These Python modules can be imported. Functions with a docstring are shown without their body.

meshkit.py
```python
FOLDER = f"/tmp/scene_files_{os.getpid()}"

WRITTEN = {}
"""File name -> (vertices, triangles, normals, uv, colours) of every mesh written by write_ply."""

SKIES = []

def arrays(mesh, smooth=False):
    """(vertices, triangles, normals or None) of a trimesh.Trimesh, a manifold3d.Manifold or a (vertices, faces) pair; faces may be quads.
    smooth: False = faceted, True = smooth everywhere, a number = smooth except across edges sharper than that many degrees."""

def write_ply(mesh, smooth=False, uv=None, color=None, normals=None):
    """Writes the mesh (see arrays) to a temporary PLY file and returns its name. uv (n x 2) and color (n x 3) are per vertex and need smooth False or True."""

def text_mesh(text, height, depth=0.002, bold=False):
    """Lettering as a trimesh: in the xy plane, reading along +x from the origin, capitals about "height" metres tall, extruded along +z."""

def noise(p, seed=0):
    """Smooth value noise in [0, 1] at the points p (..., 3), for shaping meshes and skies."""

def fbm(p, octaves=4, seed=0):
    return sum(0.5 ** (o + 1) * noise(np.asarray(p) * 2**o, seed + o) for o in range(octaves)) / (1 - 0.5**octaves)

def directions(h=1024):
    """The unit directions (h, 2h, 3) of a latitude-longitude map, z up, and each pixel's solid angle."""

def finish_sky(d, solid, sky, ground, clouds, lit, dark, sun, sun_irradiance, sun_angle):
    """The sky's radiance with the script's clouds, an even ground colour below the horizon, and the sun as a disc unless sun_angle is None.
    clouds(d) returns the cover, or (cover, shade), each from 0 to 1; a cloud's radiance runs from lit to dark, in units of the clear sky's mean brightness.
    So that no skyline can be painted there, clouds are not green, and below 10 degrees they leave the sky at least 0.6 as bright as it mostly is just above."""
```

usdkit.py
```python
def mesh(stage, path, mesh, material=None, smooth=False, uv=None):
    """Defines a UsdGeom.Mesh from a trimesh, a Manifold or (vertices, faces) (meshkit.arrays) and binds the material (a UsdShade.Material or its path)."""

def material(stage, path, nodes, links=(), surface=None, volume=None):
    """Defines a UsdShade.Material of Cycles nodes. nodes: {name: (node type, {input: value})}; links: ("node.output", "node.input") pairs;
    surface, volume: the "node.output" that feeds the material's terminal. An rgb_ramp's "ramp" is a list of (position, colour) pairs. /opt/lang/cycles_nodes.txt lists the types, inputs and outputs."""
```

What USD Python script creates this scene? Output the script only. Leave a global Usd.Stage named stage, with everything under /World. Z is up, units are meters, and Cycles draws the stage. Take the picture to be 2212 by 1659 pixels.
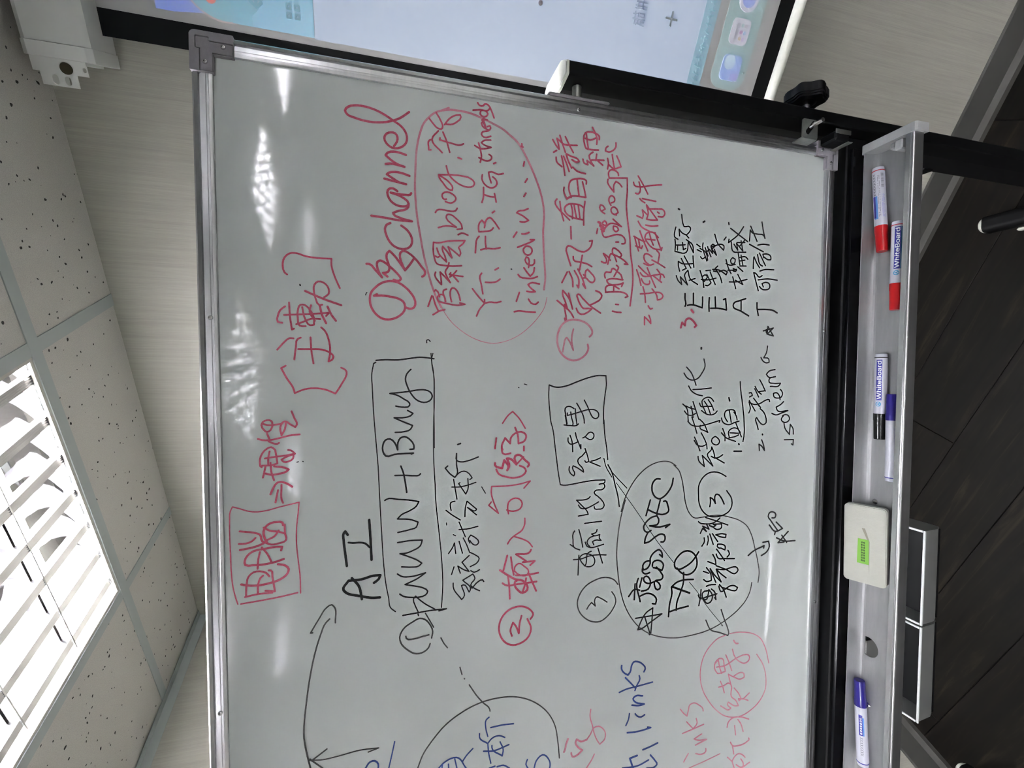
import math, random
import numpy as np, trimesh, usdkit, meshkit
from pxr import Usd, UsdGeom, Gf, Sdf
from shapely.geometry import Polygon, LineString, Point, box as sbox
from shapely.ops import unary_union

stage = Usd.Stage.CreateInMemory()
UsdGeom.SetStageUpAxis(stage, UsdGeom.Tokens.z)
UsdGeom.SetStageMetersPerUnit(stage, 1.0)
UsdGeom.Xform.Define(stage, '/World')
random.seed(7)
rng = np.random.default_rng(7)

# ------------------------------------------------------------------ camera (a phone held sideways)
EYE = 1.586
cam = UsdGeom.Camera.Define(stage, '/World/camera')
RX = (0.1262876, -0.2228988, -0.9666269)      # picture right (the room's down: the phone is turned)
RD = (-0.8822220, -0.4707861, -0.0066996)     # picture down
RF = (-0.4535811, 0.8536255, -0.2561007)      # line of sight
cam.AddTransformOp().Set(Gf.Matrix4d(RX[0], RX[1], RX[2], 0, -RD[0], -RD[1], -RD[2], 0, -RF[0], -RF[1], -RF[2], 0, 0, 0, EYE, 1))
cam.CreateHorizontalApertureAttr(36.0)
cam.CreateVerticalApertureAttr(27.0)
cam.CreateFocalLengthAttr(36.0 * 999.49 / 2212)
cam.CreateClippingRangeAttr(Gf.Vec2f(0.01, 100))
cam.CreateExposureAttr(3.2)
TUBE = 15.0          # radiance of the fluorescent tubes; the room has no other light but the glow given to the projected picture

# ------------------------------------------------------------------ helpers
def lin(r, g, b):
    f = lambda c: c / 12.92 if c <= 0.04045 else ((c + 0.055) / 1.055) ** 2.4
    return tuple(f(c / 255.0) for c in (r, g, b))

used = {}
def numbered(path):
    k = used.get(path, 0); used[path] = k + 1
    return path if k == 0 else f'{path}_{k:03d}'

def tag(prim, label=None, cat=None, group=None, kind=None):
    for key, val in (('label', label), ('category', cat), ('group', group), ('kind', kind)):
        if val: prim.SetCustomDataByKey(key, val)
    return prim

RZ = math.degrees(math.atan2(0.444, 0.896))   # the whiteboard stand is turned this much from the back wall
RC, RS = math.cos(math.radians(RZ)), math.sin(math.radians(RZ))
def stand_w(r, d, z):                          # stand frame: r to the right, d away from the viewer, z up from eye level
    return (r * RC - d * RS, r * RS + d * RC, z + EYE)

class Thing:
    def __init__(self, name, label=None, cat=None, group=None, kind=None, base=(0, 0, 0), stand=False, matrix=None):
        self.path = numbered('/World/' + name)
        x = UsdGeom.Xform.Define(stage, self.path)
        self.base = np.array(base, float)
        if matrix is not None:
            x.AddTransformOp().Set(matrix)
        elif stand:
            x.AddTranslateOp().Set(Gf.Vec3d(*stand_w(*base))); x.AddRotateZOp().Set(RZ)
        else:
            x.AddTranslateOp().Set(Gf.Vec3d(*map(float, base)))
        self.prim = tag(x.GetPrim(), label, cat, group, kind)
    def part(self, name, mesh, mat, label=None, under=None, smooth=30, kind=None):
        p = numbered((under or self.path) + '/' + name)
        v, f = (mesh.vertices, mesh.faces) if hasattr(mesh, 'vertices') else mesh
        m = usdkit.mesh(stage, p, trimesh.Trimesh(np.asarray(v) - self.base, f, process=False), mat, smooth=smooth)
        tag(m.GetPrim(), label, kind=kind)
        return p

def cat_(*ms): return trimesh.util.concatenate(list(ms))

def bx(a, b, c=0.0):
    """box from corner a to corner b with chamfered edges"""
    a, b = np.minimum(a, b).astype(float), np.maximum(a, b).astype(float)
    if c <= 0:
        m = trimesh.creation.box(b - a); m.apply_translation((a + b) / 2); return m
    c = min(c, 0.45 * (b - a).min()); P = []
    for k in range(3):
        lo, hi = a + c, b - c
        lo[k], hi[k] = a[k], b[k]
        for i in range(8):
            P.append([(lo, hi)[(i >> j) & 1][j] for j in range(3)])
    return trimesh.convex.convex_hull(np.array(P))

def prism(poly, axis, a0, a1):
    """2-D outline extruded along an axis. axis x: (u,v)=(y,z); y: (u,v)=(x,z); z: (u,v)=(x,y)"""
    if not hasattr(poly, 'geom_type'): poly = Polygon(poly)
    parts = [trimesh.creation.extrude_polygon(g, a1 - a0, engine='earcut') for g in getattr(poly, 'geoms', [poly])]
    m = trimesh.util.concatenate(parts); v = m.vertices.copy()
    if axis == 'x': w = np.c_[v[:, 2] + a0, v[:, 0], v[:, 1]]
    elif axis == 'y': w = np.c_[v[:, 0], a1 - v[:, 2], v[:, 1]]
    else: w = np.c_[v[:, 0], v[:, 1], v[:, 2] + a0]
    return trimesh.Trimesh(w, m.faces, process=False)

def lathe(profile, axis='z', at=(0, 0, 0), n=32):
    m = trimesh.creation.revolve(np.array(profile, float), sections=n)
    v = m.vertices
    if axis == 'x': v = np.c_[v[:, 2], v[:, 0], v[:, 1]]
    elif axis == 'y': v = np.c_[v[:, 1], v[:, 2], v[:, 0]]
    elif axis == '-y': v = np.c_[v[:, 0], -v[:, 2], v[:, 1]]
    m = trimesh.Trimesh(v + np.array(at), m.faces, process=False)
    if m.volume < 0: m.invert()
    return m

def rrect(x0, y0, x1, y1, r, n=6):
    return sbox(x0 + r, y0 + r, x1 - r, y1 - r).buffer(r, quad_segs=n)

def M(name, color, rough=0.5, metal=0.0, spec=0.5, coat=0.0, emit=None, strength=0.0, vary=0.0, scale=40.0, bump=0.0, bump_scale=200.0, stretch=None, extra=None):
    nodes = {'p': ('principled_bsdf', {'base_color': color, 'roughness': rough, 'metallic': metal, 'specular_ior_level': spec, 'coat_weight': coat})}
    links = []
    if emit is not None:
        nodes['p'][1].update({'emission_color': emit, 'emission_strength': strength})
    if vary or bump:
        nodes['tc'] = ('texture_coordinate', {}); nodes['mp'] = ('mapping', {'scale': stretch or (1, 1, 1)})
        links.append(('tc.object', 'mp.vector'))
    if vary:
        nodes['n'] = ('noise_texture', {'scale': scale, 'detail': 4.0, 'roughness': 0.6})
        lo = tuple(max(0, c * (1 - vary)) for c in color); hi = tuple(min(1, c * (1 + vary)) for c in color)
        nodes['r'] = ('rgb_ramp', {'ramp': [(0.3, lo), (0.7, hi)]})
        links += [('mp.vector', 'n.vector'), ('n.fac', 'r.fac'), ('r.color', 'p.base_color')]
    if bump:
        nodes['n2'] = ('noise_texture', {'scale': bump_scale, 'detail': 3.0})
        nodes['b'] = ('bump', {'strength': bump, 'distance': 0.001})
        links += [('mp.vector', 'n2.vector'), ('n2.fac', 'b.height'), ('b.normal', 'p.normal')]
    return usdkit.material(stage, '/World/Looks/' + name, nodes, links, surface='p.BSDF')

UsdGeom.Scope.Define(stage, '/World/Looks')
MAT = {}
MAT['black'] = M('black_metal', (0.003, 0.003, 0.0035), 0.5, spec=0.2)
MAT['black_gloss'] = M('black_gloss', (0.006, 0.006, 0.008), 0.12, spec=0.5)
MAT['black_plastic'] = M('black_plastic', (0.004, 0.004, 0.0045), 0.45, spec=0.25)
MAT['alu'] = M('aluminium', (0.66, 0.66, 0.68), 0.24, metal=0.95, vary=0.06, scale=60, stretch=(0.05, 3, 3))
MAT['alu_tray'] = M('tray_aluminium', (0.43, 0.43, 0.44), 0.45, metal=0.7, vary=0.10, scale=25, stretch=(0.6, 3, 3), bump=0.15, bump_scale=900)
MAT['alu_dark'] = M('groove_shadow_metal', (0.05, 0.05, 0.055), 0.5, metal=0.3)
MAT['cap_grey'] = M('grey_corner_plastic', lin(150, 146, 152), 0.5, vary=0.05, scale=300, bump=0.2, bump_scale=1500)
MAT['endcap'] = M('light_grey_plastic', lin(176, 177, 178), 0.5, vary=0.04, scale=200)
MAT['white_plastic'] = M('white_plastic', lin(225, 225, 215), 0.45, vary=0.04, scale=60)
MAT['bin'] = M('bin_plastic', lin(104, 104, 103), 0.5, vary=0.04, scale=30)
MAT['chrome'] = M('chrome', (0.75, 0.75, 0.75), 0.16, metal=1.0)
MAT['steel'] = M('zinc_plated_steel', (0.42, 0.43, 0.40), 0.35, metal=0.9, vary=0.08, scale=150)
MAT['recess'] = M('screw_recess', (0.01, 0.01, 0.01), 0.6)
MAT['case'] = M('screen_case_paint', lin(205, 205, 202), 0.45)
MAT['tee'] = M('ceiling_grid_paint', lin(160, 165, 164), 0.5)
MAT['hole'] = M('painted_hole_dark', lin(60, 52, 30), 0.8)  # darkness of the bracket hole, put in as colour
MAT['fix_white'] = M('fixture_enamel', lin(176, 172, 164), 0.4)
MAT['fix_mirror'] = M('fixture_reflector', (0.86, 0.85, 0.88), 0.03, metal=1.0)
MAT['louvre'] = M('louvre_aluminium', (0.86, 0.85, 0.87), 0.2, metal=1.0)
MAT['tube'] = M('fluorescent_tube', (0.8, 0.8, 0.8), 0.5, emit=(0.96, 0.98, 1.0), strength=TUBE)
MAT['tube_cap'] = M('lamp_holder', lin(215, 215, 205), 0.5)
MAT['base'] = M('skirting_vinyl', lin(72, 71, 68), 0.5, vary=0.05, scale=20, stretch=(0.2, 1, 1))
MAT['base_lip'] = M('skirting_lip', lin(58, 56, 52), 0.6)
MAT['fabric'] = M('screen_fabric', lin(172, 171, 170), 0.8)
MAT['border'] = M('screen_border', (0.004, 0.004, 0.0045), 0.7, spec=0.2)
MAT['eraser'] = M('eraser_plastic', lin(186, 186, 176), 0.5, vary=0.03, scale=80, bump=0.3, bump_scale=260)
MAT['eraser_felt'] = M('eraser_felt', lin(90, 90, 92), 0.95)
MAT['tape'] = M('green_label_tape', lin(128, 186, 72), 0.45)
MAT['worn'] = M('worn_mark', lin(150, 145, 130), 0.7)
MAT['print_black'] = M('black_print', (0.012, 0.012, 0.014), 0.5)
MAT['barrel'] = M('marker_barrel', lin(204, 204, 216), 0.3)
MAT['cap_red'] = M('marker_cap_red', lin(196, 30, 34), 0.25)
MAT['cap_black'] = M('marker_cap_black', (0.008, 0.008, 0.008), 0.22)
MAT['cap_blue'] = M('marker_cap_blue', lin(44, 34, 130), 0.25)
MAT['ring_red'] = M('marker_ring_red', lin(205, 50, 62), 0.35)
MAT['band_navy'] = M('label_navy', lin(58, 52, 160), 0.35)
MAT['band_teal'] = M('label_teal', lin(38, 105, 160), 0.35)
MAT['band_sky'] = M('label_sky', lin(95, 150, 225), 0.35)
MAT['print_white'] = M('label_white_print', lin(240, 240, 246), 0.4)
MAT['print_grey'] = M('label_grey_print', lin(120, 122, 135), 0.4)
MAT['print_lilac'] = M('label_lilac_print', lin(165, 165, 215), 0.4)
MAT['emblem'] = M('label_emblem', lin(50, 150, 200), 0.4)

def wall_mat():
    c = lin(158, 155, 146)
    n = {'g': ('geometry', {}), 'm1': ('mapping', {'scale': (800, 800, 11)}), 'm2': ('mapping', {'scale': (170, 170, 3)}),
         'a': ('noise_texture', {'scale': 1.0, 'detail': 3.0, 'roughness': 0.65}), 'b': ('noise_texture', {'scale': 1.0, 'detail': 3.0}),
         'ad': ('math', {'math_type': 'multiply_add', 'value2': 0.62}), 'sc': ('math', {'math_type': 'multiply', 'value2': 0.38}),
         'r': ('rgb_ramp', {'ramp': [(0.30, tuple(x * 0.86 for x in c)), (0.5, c), (0.70, tuple(min(1, x * 1.14) for x in c))]}),
         'bp': ('bump', {'strength': 0.35, 'distance': 0.0006}), 'p': ('principled_bsdf', {'roughness': 0.7, 'specular_ior_level': 0.25})}
    l = [('g.position', 'm1.vector'), ('g.position', 'm2.vector'), ('m1.vector', 'a.vector'), ('m2.vector', 'b.vector'),
         ('b.fac', 'sc.value1'), ('a.fac', 'ad.value1'), ('sc.value', 'ad.value3'), ('ad.value', 'r.fac'), ('r.color', 'p.base_color'),
         ('ad.value', 'bp.height'), ('bp.normal', 'p.normal')]
    return usdkit.material(stage, '/World/Looks/linen_wallpaper', n, l, surface='p.BSDF')
MAT['wall'] = wall_mat()
MAT['wall_paint'] = M('white_wall_paint', lin(225, 224, 218), 0.8)

def tile_mat():
    c = lin(190, 186, 180); dk = lin(62, 60, 58)
    n = {'g': ('geometry', {}), 'nz': ('noise_texture', {'scale': 55.0, 'detail': 3.0}), 'wm': ('vector_math', {'math_type': 'multiply_add', 'vector2': (0.012, 0.012, 0.012)}),
         'v': ('voronoi_texture', {'scale': 62.0, 'randomness': 1.0}), 's': ('separate_color', {}),
         'th': ('math', {'math_type': 'multiply_add', 'value2': 0.16, 'value3': 0.03}),
         'lt': ('math', {'math_type': 'less_than'}),
         'f': ('noise_texture', {'scale': 700.0, 'detail': 3.0}), 'r': ('rgb_ramp', {'ramp': [(0.3, tuple(x * 0.86 for x in c)), (0.7, tuple(x * 1.1 for x in c))]}),
         'mx': ('mix_color', {'b': dk}), 'bp': ('bump', {'strength': 0.4, 'distance': 0.0008}), 'p': ('principled_bsdf', {'roughness': 0.9, 'specular_ior_level': 0.1})}
    l = [('g.position', 'nz.vector'), ('nz.color', 'wm.vector1'), ('g.position', 'wm.vector3'), ('wm.vector', 'v.vector'), ('v.color', 's.color'),
         ('s.r', 'th.value1'), ('v.distance', 'lt.value1'), ('th.value', 'lt.value2'), ('g.position', 'f.vector'), ('f.fac', 'r.fac'),
         ('r.color', 'mx.a'), ('lt.value', 'mx.fac'), ('mx.result', 'p.base_color'), ('f.fac', 'bp.height'), ('bp.normal', 'p.normal')]
    return usdkit.material(stage, '/World/Looks/mineral_fibre_tile', n, l, surface='p.BSDF')
MAT['tile'] = tile_mat()

def plank_mat(i):
    k = (0.095, 0.11, 0.13)[i]
    a, b, d = [tuple(x * k for x in t) for t in (lin(24, 19, 15), lin(58, 49, 39), lin(128, 112, 92))]
    n = {'g': ('geometry', {}), 'm': ('mapping', {'scale': (2.2, 26, 1), 'location': (i * 3.1, i * 1.7, 0)}), 'a': ('noise_texture', {'scale': 1.6, 'detail': 6.0, 'roughness': 0.65, 'distortion': 0.6}),
         'r': ('rgb_ramp', {'ramp': [(0.28, a), (0.55, b), (0.8, d)]}), 'bp': ('bump', {'strength': 0.25, 'distance': 0.0008}), 'p': ('principled_bsdf', {'roughness': 0.6, 'specular_ior_level': 0.16})}
    l = [('g.position', 'm.vector'), ('m.vector', 'a.vector'), ('a.fac', 'r.fac'), ('r.color', 'p.base_color'), ('a.fac', 'bp.height'), ('bp.normal', 'p.normal')]
    return usdkit.material(stage, f'/World/Looks/dark_plank_{i}', n, l, surface='p.BSDF')
PLANK = [plank_mat(i) for i in range(3)]

def board_mat():
    c = lin(214, 219, 217)
    n = {'tc': ('texture_coordinate', {}), 'a': ('noise_texture', {'scale': 3.0, 'detail': 4.0}), 'r': ('rgb_ramp', {'ramp': [(0.3, tuple(x * 0.96 for x in c)), (0.7, c)]}),
         'w': ('noise_texture', {'scale': 5.0, 'detail': 1.0}), 'bp': ('bump', {'strength': 0.05, 'distance': 0.002}),
         'p': ('principled_bsdf', {'roughness': 0.055, 'specular_ior_level': 0.5})}
    l = [('tc.object', 'a.vector'), ('a.fac', 'r.fac'), ('r.color', 'p.base_color'), ('tc.object', 'w.vector'), ('w.fac', 'bp.height'), ('bp.normal', 'p.normal')]
    return usdkit.material(stage, '/World/Looks/whiteboard_enamel', n, l, surface='p.BSDF')
MAT['board'] = board_mat()

def ink_mat(name, c1, c2):
    n = {'tc': ('texture_coordinate', {}), 'a': ('noise_texture', {'scale': 260.0, 'detail': 3.0, 'roughness': 0.7}), 'b': ('noise_texture', {'scale': 22.0, 'detail': 2.0}),
         'ad': ('math', {'math_type': 'multiply_add', 'value2': 0.45}), 'sc': ('math', {'math_type': 'multiply', 'value2': 0.55}),
         'r': ('rgb_ramp', {'ramp': [(0.35, c1), (0.68, c2)]}), 'p': ('principled_bsdf', {'roughness': 0.4, 'specular_ior_level': 0.3})}
    l = [('tc.object', 'a.vector'), ('tc.object', 'b.vector'), ('b.fac', 'sc.value1'), ('a.fac', 'ad.value1'), ('sc.value', 'ad.value3'), ('ad.value', 'r.fac'), ('r.color', 'p.base_color')]
    return usdkit.material(stage, '/World/Looks/' + name, n, l, surface='p.BSDF')
INKS = {'r': ink_mat('red_ink', lin(188, 52, 84), lin(222, 112, 138)), 'p': ink_mat('pale_red_ink', lin(208, 110, 135), lin(222, 165, 180)),
        'k': ink_mat('black_ink', (0.006, 0.006, 0.007), (0.02, 0.02, 0.02)), 'g': ink_mat('thin_black_ink', (0.03, 0.03, 0.03), (0.13, 0.13, 0.13)),
        'b': ink_mat('blue_ink', lin(40, 58, 135), lin(70, 95, 165))}
INK = [
    ('red1', 'r', 'red handwriting reading 1 channel with a circled figure',
     '27:713,1926 656,1961 595,1967 558,1942 552,1892 572,1842 616,1814 661,1817 706,1851 735,1901 733,1971 702,2031 657,2070 599,2083 521,2063 462,2013 410,1923 347,1805 306,1687 289,1572 294,1476 320,1400 370,1361 411,1384 438,1465 459,1589 457,1725 439,1824 413,1903 376,1983 325,2054 276,2110;28:802,2069 784,1991 780,1920 802,1850 835,1825 879,1880 928,1969 949,2050 935,1959 929,1879 941,1825;28:1052,2110 1026,1999 1026,1919 1043,1859 1065,1838 1099,1898 1149,1998 1158,2069 1143,1958 1119,1808;28:1255,1962 1229,1917 1230,1877 1257,1847 1317,1847 1385,1886 1424,1946 1434,2027 1416,2088 1394,2098 1338,2048 1304,1977 1281,1882 1289,1977 1289,2068 1281,2119 1262,2130;28:1394,2098 1436,2093 1470,2057 1493,1976 1525,1910 1540,1915 1578,1995 1607,2138 1609,1995 1591,1795 1582,1652;28:1651,1876 1676,1831 1728,1810 1798,1825 1877,1864 1934,1924 1959,2005 1949,2076 1909,2123 1846,2139 1775,2118 1712,2068 1671,2007;28:2169,1589 2169,1623 2237,1692 2324,1771 2255,1731 2184,1712 2138,1717 2118,1752 2138,1802 2190,1872 2243,1932 2292,1977 2332,1997 2355,1972 2345,1911;28:2310,1836 2267,1783 2253,1841 2216,1860 2145,1847 2085,1827 2023,1833 1993,1863 2028,1903 2126,1984 2220,2049 2145,2014 2064,1989 2006,1994 1980,2030 2005,2097 2072,2179 2161,2251 2232,2298 2269,2287 2287,2261;29:2220,2049 2149,2106 2062,2163;28:2682,2057 2698,2103 2680,2155 2638,2174 2565,2161 2493,2114 2424,2043 2376,1962 2363,1871 2385,1780 2451,1690 2526,1635 2608,1624 2700,1643 2780,1697 2829,1766 2840,1837 2823,1918 2781,1989 2727,2036 2669,2047 2612,2026 2578,1970 2556,1869 2547,1769 2553,1674 2533,1709'),
    ('oval', 'p', 'pale pink hand-drawn oval around the list of channels',
     '25:150,2603 194,2518 232,2434 306,2351 387,2288 495,2247 622,2215 768,2194 974,2183 1180,2176 1386,2186 1570,2205 1734,2230 1612,2212 1796,2242 2023,2283 2188,2324 2375,2376 2542,2439 2667,2503;10:2667,2503 2825,2611 2961,2764 3056,2930 3103,3077 3115,3191 3093,3329 3023,3504 2895,3682 2743,3825 2615,3909 2477,3945;27:2370,3901 2221,3918 2051,3908 1841,3892 1715,3887 1589,3883 1502,3888 1334,3893 1169,3868 1061,3837 933,3788 776,3716 622,3632 511,3562 443,3503 370,3399 403,3444 322,3329 259,3171 215,3037 178,2894 166,2731 175,2593 192,2529'),
    ('list', 'r', 'red handwriting listing blog, threads, IG, FB, YT and linkedin',
     '21:2658,2333 2523,2381;21:2528,2395 2638,2428 2717,2466;21:2762,2396 2708,2487 2693,2546;21:2464,2413 2445,2429 2467,2456 2530,2480;21:2430,2568 2447,2531 2485,2525 2537,2546 2585,2557;21:2585,2552 2517,2536 2501,2514 2508,2477 2542,2450 2594,2466;22:2587,2633 2513,2617 2438,2622 2410,2644 2424,2687 2487,2726 2567,2747;22:2594,2471 2616,2589 2630,2709 2613,2808 2599,2742;21:2221,2430 2257,2419 2318,2451 2374,2504 2305,2499 2216,2488 2271,2547 2342,2617 2259,2569 2212,2553 2140,2590 2092,2601;21:2218,2623 2241,2606 2248,2666 2256,2781;21:2187,2699 2238,2655 2272,2612;22:2254,2655 2325,2720;21:2119,2764 2131,2655 2128,2526 2112,2446 2035,2414 1941,2401 1846,2405 1849,2442 1815,2602 1794,2808 1833,2786 1875,2737;21:1917,2447 1979,2468 2083,2569 2005,2548 1922,2516 1890,2521 1940,2569 2025,2639 1947,2612 1891,2591 1934,2656 1997,2737 1959,2753 1891,2726;21:2018,2430 2032,2457 2009,2489;22:1726,2721 1702,2765 1722,2847;22:1724,2996 1760,2968 1859,2952 1940,2946;22:1719,3080 1795,3080 1881,3092;22:1897,3019 1876,3086 1870,3211 1851,3279;22:2146,3211 2118,3257;22:2200,3030 2234,3008 2342,3025 2467,3047;22:2315,3081 2313,3166 2298,3234 2263,3280;22:2408,2908 2497,2980 2591,3070 2682,2997 2760,2963;22:2542,3070 2591,3070 2573,3132 2574,3235 2558,3293;23:2687,3479 2674,3538 2681,3645 2682,3776;23:2511,3679 2560,3716 2575,3782 2545,3818;23:2546,3508 2427,3549;23:2405,3655 2413,3727 2405,3775 2352,3702 2315,3672 2294,3702 2298,3834;23:2188,3530 2220,3559 2231,3630 2224,3749 2201,3803;23:2094,3612 2142,3648 2201,3701 2148,3749 2085,3760;23:2085,3677 2040,3683 1962,3676 1947,3646 1987,3629 2041,3659 2054,3724 2023,3760 1979,3760;23:1828,3522 1781,3628 1735,3722 1710,3758 1715,3698;23:1803,3640 1844,3604 1899,3617 1923,3664 1892,3717 1836,3723 1805,3687 1803,3640;23:1646,3580 1643,3627 1618,3680;23:1698,3463 1628,3509;21:1657,2467 1628,2557 1632,2697 1585,2622 1527,2568 1484,2579 1480,2622 1526,2697 1594,2763 1647,2773 1658,2708;21:1471,2430 1438,2452 1428,2505 1437,2622 1426,2687 1392,2708;21:1323,2558 1334,2622 1306,2676 1267,2692 1223,2655 1200,2580 1227,2521 1264,2516 1297,2547 1290,2569;21:997,2474 1028,2479 1090,2527 1166,2601 1172,2644 1140,2650 1071,2601 1014,2506 997,2474 980,2623 978,2774 998,2883 1045,2933 1090,2916 1110,2850 1092,2752 1043,2666 977,2602 876,2570;21:753,2720 764,2763;21:700,2375 702,2349 582,2360 575,2376;21:453,2470 567,2391 716,2517;21:461,2528 554,2570 699,2613;21:538,2491 560,2486 583,2624 588,2763 571,2791;21:236,2445 316,2497 405,2523 426,2507 423,2465 370,2403 316,2356;21:365,2550 290,2603 230,2688 216,2748 241,2758 305,2710 354,2624 356,2571;22:719,2993 727,3015 748,3104 720,3155 682,3160 662,3127;22:572,2938 601,3004 589,3093 568,3155 542,3048 524,3026 493,3059 475,3149;22:534,2988 611,3010 704,3026 775,3010;22:427,3149 450,3059 418,3026 384,3043 363,3115 321,3148 296,3137 311,3104;22:351,3126 337,3070 280,3026 243,3059;30:236,3037 265,3059 336,3081;22:29,2976 57,2998 55,3048 30,3070 34,3114 92,3154 187,3193;22:131,2916 111,3015 103,3114 73,3137;22:129,3015 166,3009 192,3048 180,3092 146,3109 114,3076 116,3026;22:189,3070 219,3048 226,3104;22:770,3189 755,3217;22:932,3038 981,3032 1051,3071 1087,3139 1076,3195 1023,3235 971,3217 943,3178;22:1021,3156 927,3127 890,3122 880,3161 902,3251 883,3320;22:1286,3033 1236,3049 1091,3055;22:1181,3060 1200,3139 1198,3212;22:1156,3201 1198,3212 1262,3224;22:1383,3202 1405,3173;22:1666,2994 1629,2988 1552,3000 1515,3033 1557,3072 1606,3067;22:1557,3072 1501,3095 1470,3140 1504,3185 1606,3265;22:1666,2994 1653,3084 1630,3162 1601,3185;23:1486,3555 1487,3614 1460,3673 1406,3590 1375,3508 1351,3531 1332,3613 1305,3666;23:1151,3606 1104,3635;23:962,3623 915,3652;23:752,3598 696,3609;22:500,3562 507,3591;22:466,3573 498,3579'),
    ('info', 'r', 'red handwriting of the second numbered heading',
     '23:579,4062 634,4069 696,4149;23:552,4142 655,4167 804,4193;23:554,4172 660,4223 746,4254;24:696,4291 591,4234 515,4209 540,4283 567,4383 592,4403 609,4359 583,4296;23:517,4025 489,4068;23:352,4012 423,4061 467,4104 386,4091 327,4072 350,4109 392,4171 395,4232 382,4369;23:282,4114 399,4158 495,4196;23:288,4194 397,4257 485,4314;24:683,4310 722,4360 749,4499;24:968,4182 1014,4177 1121,4227 1089,4264 1092,4289;24:1092,4289 961,4251 867,4281 835,4361 824,4462 841,4513 886,4513;24:1121,4227 1074,4301 1068,4414 1070,4509 980,4489 864,4456;24:834,4374 946,4388 1069,4408;23:1136,4080 1172,4055 1269,4105 1330,4180 1401,4268;23:1166,4123 1299,4143 1420,4181;24:1382,4481 1362,4317 1315,4217 1249,4191 1200,4228 1178,4340 1191,4441 1216,4479;24:1194,4290 1272,4310 1380,4311;24:1190,4334 1291,4354 1369,4374;24:1195,4397 1274,4410 1376,4424;24:1128,4497 1279,4480 1451,4482;24:1490,4287 1655,4295;24:557,4459 606,4478 622,4535 566,4522 628,4625 560,4573 494,4553 442,4610;24:552,4592 543,4662 532,4778;24:463,4667 550,4656;24:552,4688 600,4760;24:402,4692 411,4584 399,4501 345,4481 256,4468 196,4492 174,4568 181,4644 213,4703 258,4703;24:108,4599 186,4645 251,4671 326,4666;24:270,4487 282,4569 241,4658;24:195,4505 294,4519 405,4539;24:2023,4292 1885,4243 1792,4224 1754,4251 1776,4327 1813,4412 1820,4489 1785,4555 1721,4603 1655,4616 1667,4573;24:1896,4328 1939,4333 1966,4443 1986,4548 2017,4611;24:1869,4465 1966,4447 2076,4425;24:2263,4163 2113,4241;24:2107,4269 2216,4322 2311,4328;24:2089,4349 2211,4417 2320,4413 2286,4389;24:2064,4401 2199,4474 2323,4519 2264,4475;24:2137,4488 2162,4517 2083,4520 2060,4549 2113,4608 2172,4657 2216,4653 2239,4619 2220,4570 2175,4517 2186,4479;24:2511,4095 2577,4185 2626,4251 2524,4217 2413,4174 2370,4178 2411,4220 2486,4278 2619,4326 2503,4292 2405,4263;24:2559,4203 2622,4251 2668,4298 2736,4342;24:2602,4204 2697,4223 2766,4233 2801,4224 2753,4210;24:2608,4383 2664,4412 2689,4461 2668,4537 2608,4619 2602,4565 2604,4488 2549,4440 2464,4401 2425,4391 2411,4410 2465,4477 2557,4584 2661,4756;25:2557,4584 2513,4681 2467,4749 2412,4773 2370,4738 2351,4679'),
    ('spec', 'r', 'red handwriting ending in SPEC with a long underline',
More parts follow.
